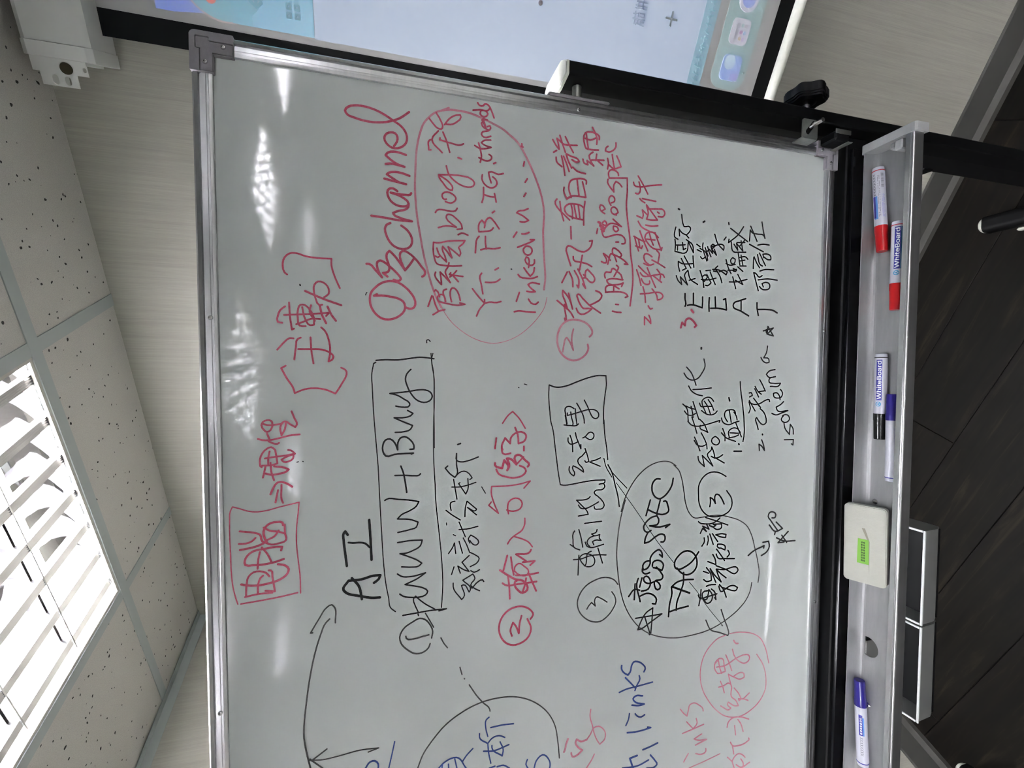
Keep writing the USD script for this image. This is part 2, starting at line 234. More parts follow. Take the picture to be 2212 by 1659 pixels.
     '24:2628,4944 2639,5010 2641,5080;24:2528,4993 2530,5038;24:2365,4831 2350,4965 2353,5096 2377,5167 2407,5188 2423,5147;24:2365,4836 2304,4830 2276,4850 2258,4934 2238,5063 2218,5109 2269,5084;24:2262,4959 2351,4960;24:2247,4894 2262,4954 2306,5044;24:2252,4894 2214,4854 2192,4848 2177,4883 2174,5103;24:2162,4823 2110,4813 2078,4837 2078,4911 2033,4925 2022,4950 2063,5010 2104,5071 2157,5092;24:2133,4962 2050,5010 2000,5030 1975,4999;23:1937,4761 1950,4830 1932,4840 1821,4789 1860,4858 1911,4899;23:1966,4860 1876,4883 1817,4907 1820,4937 1922,4998;24:1820,4937 1758,4931 1735,4945 1749,4996 1794,5056 1828,5077 1856,5047 1838,4997;24:1820,4937 1857,5037 1913,5139 1950,5180 1949,5124;24:1648,4984 1645,5024;23:1550,4682 1485,4694;23:1396,4719 1474,4753 1554,4773 1587,4793 1574,4885 1542,4990 1552,5084 1608,5132 1656,5126 1665,5079;34:1391,4706 1406,4739 1441,4733 1449,4778 1486,4753 1470,4805 1520,4766 1506,4792;23:1391,4771 1365,4803 1397,4836 1434,4817 1414,4771;23:1470,4805 1392,4895 1392,4961 1424,5068 1330,4934;23:1429,4942 1436,5002 1475,5022 1502,4983 1470,4943 1429,4942;23:1266,4802 1231,4743 1187,4723 1151,4735 1159,4774 1202,4807 1229,4762;23:1141,4898 1080,4864 1026,4877 1006,4909 1042,4956 1083,4950 1105,4904;23:1267,4986 1250,4919 1199,4899 1161,4931 1184,4991 1229,5012 1263,4959 1250,4919;23:786,4847 827,4841 882,4874 950,4941 851,4940 801,4972 829,5032 867,5066;23:767,4866 751,5004 734,5150;23:767,4866 699,4852 655,4878 648,4937 681,5003 715,5010;23:643,4838 560,4850 499,4836;23:583,4857 627,4923 589,5048 506,5013 446,4979;23:619,4943 517,4921 438,4907;23:331,4840 359,4808 400,4802 408,4854 379,4919 321,4964 269,4963;24:734,5150 922,5154 1099,5143 1333,5167 1567,5205 1803,5223 2013,5257 2174,5265 2373,5248 2541,5226'),
    ('terms', 'r', 'red handwriting beginning with the figure 2',
     '23:2806,5468 2692,5466 2727,5514 2785,5573 2725,5566 2666,5539;23:2530,5526 2574,5563 2564,5595;23:2362,5392 2347,5527 2327,5653 2337,5738 2377,5771 2420,5740 2437,5677 2382,5670 2280,5584;23:2256,5432 2363,5465 2481,5478;23:1962,5354 2046,5459 2100,5544;23:1980,5499 2113,5565 2255,5641;23:2059,5387 2102,5429 2102,5502 2071,5659 2065,5765 2100,5787;23:2092,5606 2176,5740;23:1993,5662 2067,5722 2150,5713;23:2018,5324 2123,5367 2239,5400;23:2144,5404 2201,5441 2220,5514 2196,5545 2169,5540;23:1720,5651 1758,5694 1822,5690 1896,5676;23:1862,5575 1901,5676 1958,5794;23:1816,5574 1780,5506 1784,5454 1830,5439 1892,5466 1933,5530;23:1920,5441 1943,5519 1919,5603;23:685,5325 800,5409 922,5487;23:782,5252 821,5266 835,5355 800,5519 767,5713;22:766,5340 841,5362 912,5356 940,5316 931,5289;23:1001,5358 1017,5372 1052,5441;23:997,5399 1005,5495 1014,5621;23:1248,5315 1276,5404 1239,5417 1157,5402 1221,5486;23:1079,5469 1156,5540 1278,5654 1288,5543 1282,5473 1208,5499 1085,5469;23:1136,5498 1120,5665 1124,5749 1170,5778 1221,5751 1228,5667;23:1163,5652 1179,5680;23:1324,5337 1386,5379 1457,5532;23:1367,5461 1376,5558 1361,5663;23:1543,5272 1579,5355 1607,5452;23:1458,5366 1585,5424 1736,5503;23:1560,5286 1653,5315 1746,5351;23:1579,5348 1697,5371;23:1678,5302 1707,5399 1670,5412;23:1530,5673 1464,5588 1485,5477 1547,5451 1616,5494 1693,5593 1702,5726;23:1569,5479 1570,5618;23:1458,5518 1587,5562 1645,5592;23:1462,5616 1625,5689 1714,5727 1670,5740'),
    ('three', 'r', 'red figure 3 with a dot',
     '32:2832,6089 2756,6110 2799,6162 2710,6182 2690,6233 2732,6309 2793,6362 2819,6333;32:2563,6267 2599,6305'),
    ('active', 'r', 'red handwriting between two square brackets',
     '21:2348,698 2327,672 2254,653 2151,675 2102,728 2093,781 2124,907 2136,1036 2134,1188 2210,1187 2336,1219 2479,1278;25:2532,891 2574,987 2626,1116 2684,1292;21:2596,1100 2555,1150 2491,1151 2424,1097 2413,1032 2452,994 2533,987 2625,1008 2693,1045 2686,1077;21:2721,671 2767,618 2836,591 2904,590 2914,637;21:2822,659 2811,812 2798,984 2780,1153 2819,1119;21:2674,714 2843,722 2992,740 2980,762;21:2947,890 2943,826 2852,806 2771,807 2695,840 2699,888 2755,941 2846,983 2928,982 2935,939 2861,886 2723,856;21:2697,953 2767,936 2881,993;21:2927,789 2902,853 2859,950 2858,1053;25:2693,1050 2797,1070 2906,1118;25:2707,1137 2805,1180 2874,1229;21:3230,579 3137,659 3093,712 3095,755;21:3085,834 3100,802 3198,780 3343,761;22:3221,806 3220,934 3224,1065 3264,1163 3305,1196 3346,1179 3364,1140 3264,1158 3099,1143 2995,1101 2958,1063;21:3080,942 3243,950 3389,970;21:3419,665 3447,617 3580,683 3674,740 3744,760 3698,874 3688,982 3707,1102 3756,1213 3667,1270 3465,1328 3441,1283'),
    ('eeat', 'k', 'black handwriting of the letters E, E, A and T with their meanings',
     '26:1085,6007 1092,6026;27:1238,6446 1224,6471;23:1207,6908 1235,6913;21:1477,6827 1430,6865;20:1162,6064 1312,6097 1335,6112 1323,6185 1345,6222 1401,6208 1455,6151 1495,6196;20:1354,5968 1435,5948 1496,5949 1528,6008;20:1477,6035 1379,6026 1425,6070 1455,6151;20:1532,5957 1593,5966 1710,5961 1708,6157 1551,6190 1706,6282 1595,6265 1523,6153;20:1617,5966 1609,6075 1599,6133;20:1627,6003 1688,6004;20:1571,6088 1675,6105 1653,6149;20:2065,5991 2131,6022 2190,6089 2079,6064 2191,6191 2087,6145 2050,6136 1973,6193 2095,6233 2175,6369;20:2121,6219 2090,6322;20:1994,6048 1909,6024 1853,6023 1880,6081 1879,6198 1867,6287;20:1807,6072 1949,6163;20:1766,6122 1938,6244;20:1756,6276 1855,6286 1923,6295;20:1978,6098 1950,6156;20:1577,6338 1610,6399;20:1657,6348 1683,6423;20:1759,6410 1788,6448 1754,6493;20:1550,6450 1619,6444 1705,6476 1814,6524;20:1635,6399 1690,6506 1801,6539;21:1616,6489 1738,6545;21:1600,6534 1686,6566 1746,6598;21:1596,6594 1556,6623 1578,6669 1632,6610 1715,6696 1629,6656;21:1402,6657 1536,6714 1630,6824 1566,6830 1544,6776 1570,6684 1602,6594;21:1690,6506 1636,6565 1694,6627 1583,6594;21:1966,6408 2083,6456 2214,6482;21:2096,6434 2097,6547 2063,6698;21:2051,6455 2024,6500 2053,6546 2125,6487 2096,6442;21:2016,6530 2138,6609 2185,6550 2181,6512;21:1974,6589 2073,6638 2159,6686;21:1960,6513 1949,6596;21:1934,6634 1939,6756 2002,6882 1956,6904 1934,6833 1964,6757;21:1878,6724 1918,6679 2040,6775 2127,6808;21:1958,6650 1966,6726;21:1290,6946 1373,7097 1468,7274;21:1244,7188 1367,7097 1509,6914 1457,6920;21:1480,6959 1642,7011 1642,7105 1632,7240;21:1526,7015 1611,7089 1510,7062 1617,7184 1465,7147;21:1497,7069 1485,7219;21:1454,7210 1544,7126;21:1732,6998 1755,7046 1827,7025 1823,6978 1773,6960 1732,6998;21:1830,6877 1851,6947 1832,7048;21:1772,6875 1903,6925 1977,6974;21:1930,6911 1924,7004 1907,7074;21:1898,7011 1920,7075 1941,7052 1925,6996;21:1661,7098 1833,7135;21:1724,7116 1709,7250 1739,7283;21:1683,7154 1836,7191;21:1775,7133 1756,7228;21:1852,7136 1845,7255;21:1867,7097 1932,7194;21:2107,6947 2102,7057 2051,7278;21:2027,7007 2128,7042 2204,7068;21:1983,7100 2133,7200 2076,7056;22:1226,7322 1448,7451;22:1453,7306 1284,7316 1320,7350 1337,7463 1347,7577 1391,7603;22:1143,7537 1277,7567 1391,7603;22:1505,7308 1553,7438 1602,7578;22:1506,7469 1485,7566 1489,7689;22:1875,7392 1706,7395;22:1692,7402 1793,7462 1855,7513;22:1655,7466 1814,7536 1825,7569;22:1627,7505 1815,7626;22:1693,7589 1642,7571 1631,7636 1670,7729 1716,7730 1720,7672 1680,7589;22:1907,7523 1883,7596 1871,7794;22:2216,7501 2068,7447 1940,7403 1944,7435 2005,7519 1976,7567;22:2046,7495 2022,7683 2032,7867;22:2152,7597 2101,7571 2078,7636 2106,7719 2159,7721 2196,7640 2180,7557 2149,7523;24:2324,6150 2411,6153 2479,6169 2511,6155;24:2496,6199 2484,6258 2486,6302 2524,6460 2436,6466 2360,6464;24:2311,6298 2480,6302;25:2367,6585 2469,6580 2571,6587;25:2525,6612 2520,6758 2540,6906 2367,6885 2382,6846;25:2350,6691 2522,6704;25:2351,7263 2389,7145 2438,7036 2471,7029 2550,7182 2617,7328;24:2381,7176 2530,7181;26:2407,7483 2486,7486 2604,7515;26:2512,7495 2506,7667 2515,7801 2552,7886;22:2846,7622 2832,7679 2795,7819 2898,7698 2771,7710 2922,7824 2865,7680 2825,7679'),
    ('structure', 'k', 'black handwriting of a heading beginning with a circled 3 and its two sub-points',
     '20:3428,6207 3505,6285 3612,6344 3702,6381;20:3516,6161 3588,6218 3624,6316 3594,6414 3517,6482 3409,6536 3301,6512;31:3129,6461 3147,6461;20:3713,6249 3779,6292 3846,6406 3865,6499;20:3767,6327 3763,6475 3747,6660;20:4022,6510 3950,6494 3896,6564 3898,6650 3954,6709;20:3979,6452 4027,6475 4029,6567 4032,6682;20:3950,6536 4024,6596 4159,6657;20:3927,6607 4026,6682 4094,6713;20:4034,6517 4132,6570;20:4094,6491 4145,6570 4165,6671 4143,6743 4107,6778;20:3985,6151 4040,6215 4244,6255;20:4092,6182 4154,6246 4162,6316 4134,6385;20:4015,6201 4054,6299 4073,6384;20:3952,6332 4080,6384 4226,6444;20:4024,6298 4126,6329 4198,6338;20:4250,6248 4306,6305 4333,6405 4320,6546 4283,6718 4256,6834 4286,6820;20:4186,6316 4295,6361 4442,6415;20:4226,6458 4289,6531 4437,6614 4411,6563 4359,6469 4323,6475;20:4501,6374 4600,6426 4717,6478;20:4549,6368 4624,6426 4647,6527 4620,6597;20:4439,6493 4532,6552 4632,6598 4693,6607;21:4504,6753 4538,6696 4587,6690 4632,6742 4635,6801 4593,6836 4543,6813 4504,6753;20:4801,6445 4856,6454 4966,6564 4886,6547 4793,6523 4877,6619 4969,6723 4867,6662 4779,6616 4709,6686 4667,6693;21:4667,6693 4748,6731 4848,6756 4814,6689;21:4848,6756 4834,6836 4800,6901;21:4836,6755 4932,6934;21:4220,6862 4269,6878 4329,7005 4301,7101 4279,7197;21:4278,6974 4191,6920 4117,6932 4095,7005 4116,7110 4153,7126;21:4107,7006 4293,7048;21:4134,7095 4197,7142 4259,7159;21:4296,7130 4422,7194 4530,7250;21:4453,6869 4524,6944 4600,7140;21:4386,6889 4499,6936 4579,6938;21:4527,7018 4440,7001 4392,7059 4403,7179 4461,7226;21:4539,7011 4519,7137 4497,7197;21:4459,7031 4472,7196;26:3904,6992 3953,7008;26:4755,7115 4762,7258;28:4641,7201 4650,7209;21:3654,7200 3765,7211 4014,7256 4326,7297 4489,7302 4607,7283;22:4090,7603 4149,7675 4251,7725 4321,7727 4351,7666 4311,7603 4233,7538 4245,7523 4347,7550 4423,7575;28:4505,7661 4513,7666;22:4767,7611 4665,7599 4692,7647 4772,7712 4694,7694 4597,7651;22:3979,7376 4018,7469 4008,7592 3954,7714 3949,7777 3980,7786;21:3954,7383 4125,7504;21:4154,7382 4079,7410 4004,7385;21:3918,7466 4020,7562 4071,7610 4033,7562;21:3835,7379 3830,7417 3874,7442 3898,7389;21:3768,7484 3831,7524 3901,7565;21:3731,7490 3819,7555 3858,7618;21:3819,7555 3802,7693;21:3625,7579 3720,7644 3808,7694;21:3270,7590 3325,7630 3356,7701 3344,7755 3293,7745 3275,7644 3194,7695 3087,7715;22:3463,7877 3488,7760 3538,7707 3582,7748 3577,7889 3620,7765 3664,7767 3684,7846 3685,7996 3717,7973 3734,7793;22:3953,7998 3888,7980 3837,7914 3849,7860 3899,7869 3926,7949 3902,8028 3838,8042 3787,8000;22:3986,8071 4029,8017 4072,7923 4117,7941 4135,8165 4171,8038 4199,7912 4172,7840;22:4223,8072 4273,8034 4312,8060 4322,8156 4278,8203 4226,8185 4204,8088 4222,8056;22:4346,8093 4417,8112 4530,8213 4447,8218 4363,8223 4436,8283 4527,8294;22:4614,8111 4618,8298 4709,8293 4688,8260'),
    ('two', 'p', 'pale red circled figure 2 below the second heading',
     '28:2998,4591 2958,4629 2914,4629 2853,4589 2793,4501 2770,4405 2768,4310 2797,4225 2855,4160 2934,4119 3030,4101 3134,4112 3229,4155 3298,4230 3333,4316 3332,4392 3296,4478 3234,4545 3163,4574 3110,4563;23:3215,4185 3098,4205 3027,4228 3018,4242 3070,4285 3192,4343 3069,4318 2982,4322 2898,4343'),
    ('result', 'k', 'black handwriting of the third output heading with a box around its last two characters',
     '20:3677,3989 3704,4065 3708,4150 3689,4253 3632,4415 3571,4608 3548,4735 3552,4855;17:3552,4855 3690,4862 3825,4844 4006,4826 4241,4827 4188,4831 4416,4850 4600,4882 4766,4900;16:3682,3986 3812,3981 4031,3998 4215,4023 4252,4035 4562,4085 4920,4135 5083,4165;18:5083,4165 5095,4213 5090,4337 5068,4531 5057,4679 5062,4859 5095,4859 5118,4769;18:4222,4259 4081,4234 4010,4228 3984,4256 3985,4313 4013,4362;18:4073,4262 4108,4262 4084,4372 4056,4478 4032,4594 4039,4683 4085,4743 4139,4744 4165,4704 4146,4655 4082,4615 3973,4564 3896,4520;18:4061,4314 4136,4325 4225,4350 4245,4347;18:4018,4383 4130,4392 4227,4409 4238,4410;18:3938,4404 4024,4458 4160,4518 4223,4523;18:4233,4256 4108,4231;18:4240,4214 4253,4328 4254,4405 4232,4434;18:4425,4278 4474,4278 4515,4312 4513,4360 4485,4432;18:4390,4306 4467,4335 4539,4346 4624,4350;18:4358,4389 4416,4402 4498,4437 4590,4475 4527,4473;18:4434,4504 4418,4543 4374,4582 4356,4625 4382,4670 4423,4676 4462,4642 4461,4602 4417,4538;18:4837,4301 4886,4297 4946,4331 4971,4370 4945,4384 4853,4349 4827,4359 4852,4412 4926,4520 4890,4514 4768,4430 4736,4435 4694,4493 4639,4546;18:4589,4540 4685,4576 4777,4601 4788,4557 4765,4539;18:4777,4636 4761,4715 4735,4784;18:4787,4616 4858,4781;14:4745,4839 4847,4866 5028,4970;19:4845,4906 4954,4969 5134,5022 5333,5077 5470,5099;14:4954,4969 5073,5083 5208,5219;10:5116,5042 5334,5211 5574,5393 5738,5512 6022,5719 6424,6046;18:5121,4845 5159,4860 5194,4831 5217,4701 5239,4691 5288,4742 5368,4823 5436,4854 5479,4825 5483,4764 5474,4704 5441,4694;18:5289,4628 5314,4603 5328,4544 5325,4417 5416,4506 5504,4586 5545,4601 5557,4448;18:5397,4447 5441,4477 5457,4556 5428,4654 5377,4763;18:5673,4549 5668,4677 5667,4815;18:5769,4391 5803,4369 5895,4368 6002,4383 6052,4475;18:5959,4326 5979,4354 6002,4383;18:5753,4457 5882,4494 6017,4521;18:5781,4744 5813,4737 5839,4658 5871,4709 5859,4788;18:5859,4788 5911,4782 5948,4811 5937,4710 5954,4674 6003,4696;18:5870,4702 5895,4623 5951,4588 6000,4610 6019,4632;18:5948,4559 6011,4588 6038,4653 6029,4754 6010,4853;19:6057,4762 6287,4838;18:6184,4378 6187,4498 6160,4612 6155,4742 6173,4895;18:6130,4462 6275,4456 6418,4451;18:6092,4654 6107,4611 6263,4577 6302,4563;18:6302,4563 6213,4491 6165,4476 6124,4526 6127,4611 6169,4684 6226,4713 6291,4700 6318,4643 6311,4585'),
    ('three_ring', 'g', 'black circled figure 3',
     '19:6639,5095 6571,5041 6522,4952 6505,4848 6529,4718 6597,4574 6705,4483 6821,4446 6945,4471 7067,4566 7144,4697 7156,4814 7107,4916 6999,5018 6896,5064 6811,5045 6738,4996;19:6941,4597 6894,4628 6853,4671 6913,4730 6820,4721 6785,4743 6814,4823 6882,4920'),
    ('bubble', 'g', 'thin black outline bubble around the SPEC and FAQ notes',
     '17:5384,5198 5622,5131 5915,5083 6185,5068 6461,5092 6713,5133 6972,5213 7199,5339 7361,5481 7490,5671 7580,5911 7619,6106 7625,6403 7609,6623 7612,6589 7585,6748 7524,6938 7444,7110 7323,7302 7215,7418 7068,7503 6930,7533;17:5551,5132 5360,5190 5207,5271 5047,5394 4916,5561 4858,5710 4844,5828 4862,5949 4925,6052 4913,6017 4999,6106 5118,6156 5320,6201 5522,6240 5668,6304 5753,6388 5762,6554 5753,6722 5761,6878 5808,7066 5887,7272 5986,7408 6144,7503 6350,7570 6582,7638 6788,7675 6943,7658'),
    ('specfaq', 'k', 'bold black handwriting with a star, SPEC and FAQ',
     '26:5110,5780 5105,5715 5149,5662 5234,5640 5331,5665 5392,5721 5411,5775 5383,5851 5303,5937 5211,5990 5115,6008;25:5417,5618 5648,5549;26:5567,5593 5625,5711 5653,5869 5624,5932 5525,5922 5452,5881 5456,5849;26:5431,5789 5553,5757 5669,5736 5721,5768 5802,5746 5811,5699 5810,5614 5844,5779 5835,5873 5820,5965 5864,5890;25:5669,5736 5682,5650 5743,5558 5807,5513 5886,5538 5905,5592 5882,5638;26:5911,5585 6003,5540 6065,5533 6058,5595 5987,5719 5955,5812 5974,5868 6039,5886 6081,5855 6077,5815;26:6268,5795 6313,5844 6244,5834 6194,5786 6211,5723 6319,5632 6389,5633 6465,5572 6472,5518 6402,5509 6352,5554 6345,5616;26:6528,5628 6540,5558 6498,5503 6430,5509;26:6435,5673 6380,5680 6353,5742 6376,5821 6445,5867 6519,5840 6470,5729 6458,5689;26:6458,5744 6552,5825 6627,5859 6653,5843 6679,5717 6750,5719 6812,5767 6791,5814 6718,5797 6676,5749;26:6679,5717 6693,5608 6649,5537 6599,5528 6577,5574 6626,5630 6725,5640 6777,5609 6796,5493;25:6594,5435 6627,5421 6954,5473;25:6595,5497 6729,5461;26:6870,5471 6843,5580 6879,5690 6966,5755 7027,5740 7015,5685;25:6670,5383 6787,5378 6909,5372;25:6847,5279 6753,5377 6778,5462;21:7200,5855 7202,5681 7201,5400;21:7200,5855 7303,5651 7382,5481 7383,5442 7291,5479 7138,5585 7084,5694 7280,5682 7469,5667;21:7197,5555 7458,5646;26:7486,5642 7490,5649;27:6307,6495 6448,6374 6518,6244 6540,6130 6513,6081 6426,6062 6333,6125 6273,6221 6268,6303 6322,6404 6430,6465 6545,6459 6628,6378 6645,6280 6596,6180 6516,6105;27:6603,6229 6774,6225 6924,6172 7060,6118 7181,6109;27:6803,6015 6744,6102 6720,6232 6733,6406;31:6797,6023 6941,6345;26:6803,6015 6904,6025 7070,5988 7261,5973;27:7186,5999 7167,6112 7148,6325;24:5606,6683 5523,6694 5463,6686 5484,6728 5566,6787 5493,6771 5423,6790 5423,6825 5491,6898 5586,6951;21:5148,6974 5087,6858 5062,6745 5079,6633 5143,6538 5257,6472 5398,6469 5542,6486 5666,6552 5754,6666 5778,6807 5761,6949 5698,7062 5604,7103 5519,7093 5378,6995;21:5773,6610 5845,6809 5932,7033;21:5803,6879 5835,6837 5879,6725 5873,6599 5846,6501 5826,6480;22:6015,6519 5941,6559 5996,6630 5905,6558 5964,6678 5876,6627;23:5905,6684 5936,6755 5916,6804 5894,6754 5902,6910 5963,6912 5986,6842 5921,6727;22:6221,6553 6148,6599 6094,6591;22:6071,6660 6144,6669 6214,6650;22:6044,6695 6214,6763;23:6043,6744 6180,6847;23:6068,6808 6062,6929 6081,7002 6129,6996 6115,6917 6068,6808;23:6294,6893 6259,6842 6223,6848 6231,6920 6275,6993 6329,6988 6290,6907;23:6300,6829 6400,6911 6500,6985;23:6378,6824 6442,6855 6469,6984 6491,7174;23:6450,7034 6406,7077 6342,7046;23:6481,6672 6548,6822 6474,6813 6377,6760;23:6567,6830 6643,7004 6725,7225 6686,7253 6631,7207 6628,7134 6649,7004 6622,6831 6706,6920 6786,7023;23:6622,6831 6737,6877 6842,6931 6716,6805 6602,6717 6724,6777 6835,6830;23:6575,6646 6695,6734 6793,6744 6799,6652 6762,6602;22:6628,6591 6671,6691;23:6876,6653 6863,6710 6870,6823;23:6880,6900 6972,6979 7103,7036;23:6903,6891 6962,6907 6998,6932 6962,7027 6931,7104 6934,7182 6976,7252 7018,7224 7012,7155 6969,7047 6935,6949;22:6915,6556 7042,6546 7168,6521;23:6997,6507 7049,6532 7047,6667 7025,6856;23:6933,6749 6981,6807 7116,6840 7080,6815;23:6935,6702 7016,6761 7074,6772 7142,6736 7154,6675 7092,6612;23:6951,6703 6968,6590 7007,6577 7084,6612 7084,6668 7030,6686 6951,6703'),
    ('arrow_v', 'g', 'small black arrow below the bubble',
     '21:7295,6945 7470,7013 7639,7086 7716,7103 7742,7085 7666,6923 7598,6758 7424,6659;20:7545,6962 7564,6977;10:6765,6335 6955,6497 7198,6672 7431,6868 7518,6947'),
    ('reo', 'k', 'small black word beside a curved arrow near the bottom of the board',
     '24:6473,7446 6420,7527 6345,7759 6382,7753;24:6503,7711 6452,7816 6370,7867 6279,7848 6286,7734;24:5895,7904 5895,7965 5846,7979 5796,7916 5803,7854 5863,7826 5930,7874 6108,8020;24:5973,7992 6093,8128 6129,7982 6010,7854;24:6129,7982 6178,7968;24:6239,8009 6307,8168 6327,8399;24:6156,8249 6325,8043 6326,8169;24:6206,8117 6338,8224'),
    ('final', 'p', 'pale red handwriting inside a thin red oval',
     '17:7718,7128 7720,7275 7744,7424 7797,7593 7890,7731 8064,7840 8351,7927;17:7729,7048 7764,6888 7863,6748 7995,6642 8175,6584 8378,6582 8566,6634 8753,6741 8936,6890 9069,7055 9132,7220 9147,7386 9094,7569 8975,7752 8797,7866 8599,7876 8373,7816 8156,7673;25:7845,7205 7900,7248 7907,7289;20:7987,7185 8097,7221 8213,7323 8263,7458 8221,7523 8142,7512 8121,7437 8144,7288 8236,7030 8230,6886;20:8061,7058 8205,7127 8340,7180;20:8337,6905 8266,6855 8181,6844 8120,6883 8099,6962 8112,6994 8229,7030 8331,7057 8343,6937 8337,6905;20:8125,6915 8270,6951 8352,6985;20:8094,6930 8169,6852;20:8621,7188 8516,7152 8391,7116 8462,7233 8518,7366 8500,7432 8434,7422 8406,7346 8441,7232;20:8480,6965 8587,7016 8683,7044;20:8571,6935 8564,7040 8538,7120 8568,7170;20:8621,7188 8774,7185 8863,7278 8958,7330 8955,7281 8861,7130 8885,7115 8970,7183 8991,7150 8942,7051 8893,6985;20:8645,7238 8746,7324 8857,7385 8877,7344 8845,7327 8866,7427 8910,7521;21:8866,7427 8790,7542;20:9279,7118 9199,7140 9147,7221 9154,7353 9235,7548;20:9283,7266 9445,7291;21:9196,7330 9283,7391 9422,7440;21:9549,7192 9616,7235 9643,7352 9632,7486 9594,7569 9563,7559;20:9616,7235 9765,7265;21:9792,7142 9885,7235 9824,7275 9783,7340 9821,7441 9877,7493;21:9885,7235 10009,7280;21:9885,7410 9984,7463 10051,7449;21:9963,7320 10030,7414 9987,7590;19:8788,6222 8877,6293 8923,6348 8839,6369 8750,6397 8735,6459 8793,6569 8870,6642 8905,6647;19:9192,6270 9165,6454 9129,6664;19:9017,6342 9161,6469 9081,6538 9001,6520;20:9280,6629 9331,6489 9366,6553 9392,6727 9440,6516;20:9581,6527 9617,6622 9591,6716 9542,6715;19:9664,6304 9547,6386;15:9695,6992 9745,6721 9791,6408'),
    ('aiword', 'k', 'large bold black letters A and I',
     '30:5516,1335 5469,1306 5491,1288 5586,1287 5722,1300 5907,1320;23:5614,1343 5624,1392 5630,1491 5646,1541 5699,1591;31:5352,1591 5550,1602 5863,1615;31:6097,1338 6100,1487 6071,1638 6075,1720 6122,1699 6163,1642;31:6097,1338 6206,1277 6223,1287 6315,1484 6354,1615 6363,1712;31:6070,1377 6176,1456 6354,1494'),
    ('www', 'k', 'black handwriting W U W + Buy in a long thin box',
     '19:3349,1692 3341,1803 3343,1945 3326,2079 3307,2225 3314,2330 3325,2405;14:3257,2368 3391,2378 3553,2404 3823,2408 4257,2396 4694,2400 4980,2415 5134,2420 5582,2462 5920,2494 6316,2510 6608,2493;13:3257,2392 3316,2378 3499,2399 3931,2403 4476,2406;17:3373,1687 3389,1662;14:3389,1662 3498,1641 3706,1644 3999,1656 4389,1683 4707,1706 4930,1714 5241,1727 5619,1744 5945,1762 6221,1790 6389,1820 6512,1840 6576,1902;19:3461,2114 3520,2062 3583,2046 3668,2066 3775,2118 3862,2201 3885,2275 3865,2349 3812,2382 3757,2361 3726,2297 3723,2212 3743,2076 3764,1855 3783,1932 3843,2034 3892,2096 3919,2096 3938,1992 3924,1925;19:3983,2070 4022,2137 4053,2106 4072,2033 4072,1904 4125,2012 4177,2131 4225,2105 4254,2021 4258,1916;21:4483,2098 4480,2145 4431,2146 4364,2104 4318,2031 4332,1979 4390,1948 4481,1944 4388,1907 4338,1851 4351,1795 4414,1764 4488,1763 4553,1798 4538,1906 4533,2140 4543,2114;19:4808,1909 4813,2028 4827,2154 4825,2207 4806,2228;21:4692,1982 4780,2013 4856,2028 4954,2043 5035,2053;18:5119,1782 5107,1799 5119,1953 5143,2110 5167,2205 5224,2173 5277,2088 5322,1983 5370,1936 5396,2109 5434,2193 5498,2172 5523,2087 5546,1940;18:5677,1936 5667,2107 5676,2246 5746,2224 5801,2128 5828,2022 5825,1964 5871,2064 5941,2191 5980,2239 6014,2201 6017,2105 5999,1984;18:6086,1931 6122,1978 6141,2105 6114,2287 6174,2190 6237,2025 6273,2147 6317,2264 6363,2313 6409,2286 6427,2210 6417,2103 6386,1998 6353,1958;16:6617,2405 6532,2285 6453,2199 6408,2157 6443,2130 6512,2145 6619,2188;18:6652,2188 6670,2193;18:6640,1996 6635,2145 6627,2317 6634,2559 6648,2459'),
    ('stat', 'k', 'black handwriting of a four-character heading',
     '21:4448,2712 4436,2749;18:4627,2988 4670,2852 4681,2751 4662,2701 4567,2696 4711,2695 4845,2701 4882,2673 4828,2607 4752,2547 4725,2580;16:4882,2673 4825,2729 4806,2796 4844,2863 4903,2903 4924,2874;16:4907,2656 5077,2684 5173,2700;16:5008,2634 5014,2717 4998,2841 4967,2954;16:4958,2740 4968,2723 5115,2818 5055,2846 4909,2846;16:5199,2673 5216,2617 5261,2612 5317,2623;16:5312,2556 5374,2628 5457,2745;16:5418,2807 5300,2812 5212,2835 5330,2965 5346,2954 5297,2840 5409,2965;16:5585,2728 5586,2852 5565,2983;16:5484,2728 5578,2767 5690,2812;16:5892,2588 5803,2649 5759,2666;16:5759,2666 5902,2683;16:5743,2728 5907,2773;16:5704,2784 5799,2829 5906,2869;16:5782,2874 5722,2852 5675,2886 5722,2954 5783,2994 5819,2960 5797,2909 5747,2874;16:6179,2627 6081,2660;16:5906,2869 5949,2943 6007,3000 6056,2977 6104,2880;16:5951,2863 6031,2767 6168,2863 6137,2795 6076,2711 6176,2744;16:6160,2886 6188,2931 6161,3006;16:6300,2649 6346,2649 6538,2761 6513,2789 6349,2761 6341,2784 6449,2863 6423,2880 6277,2778 6209,2914 6270,2943 6355,2886 6403,2903;17:6366,2886 6414,2943 6451,3006;17:6403,2903 6322,2989 6306,3047 6332,3064;13:5034,3034 5123,3085;12:5645,2650 5665,2683;12:5480,2561 5508,2564'),
    ('step2', 'r', 'red handwriting of the second step heading beginning with a truck-like character',
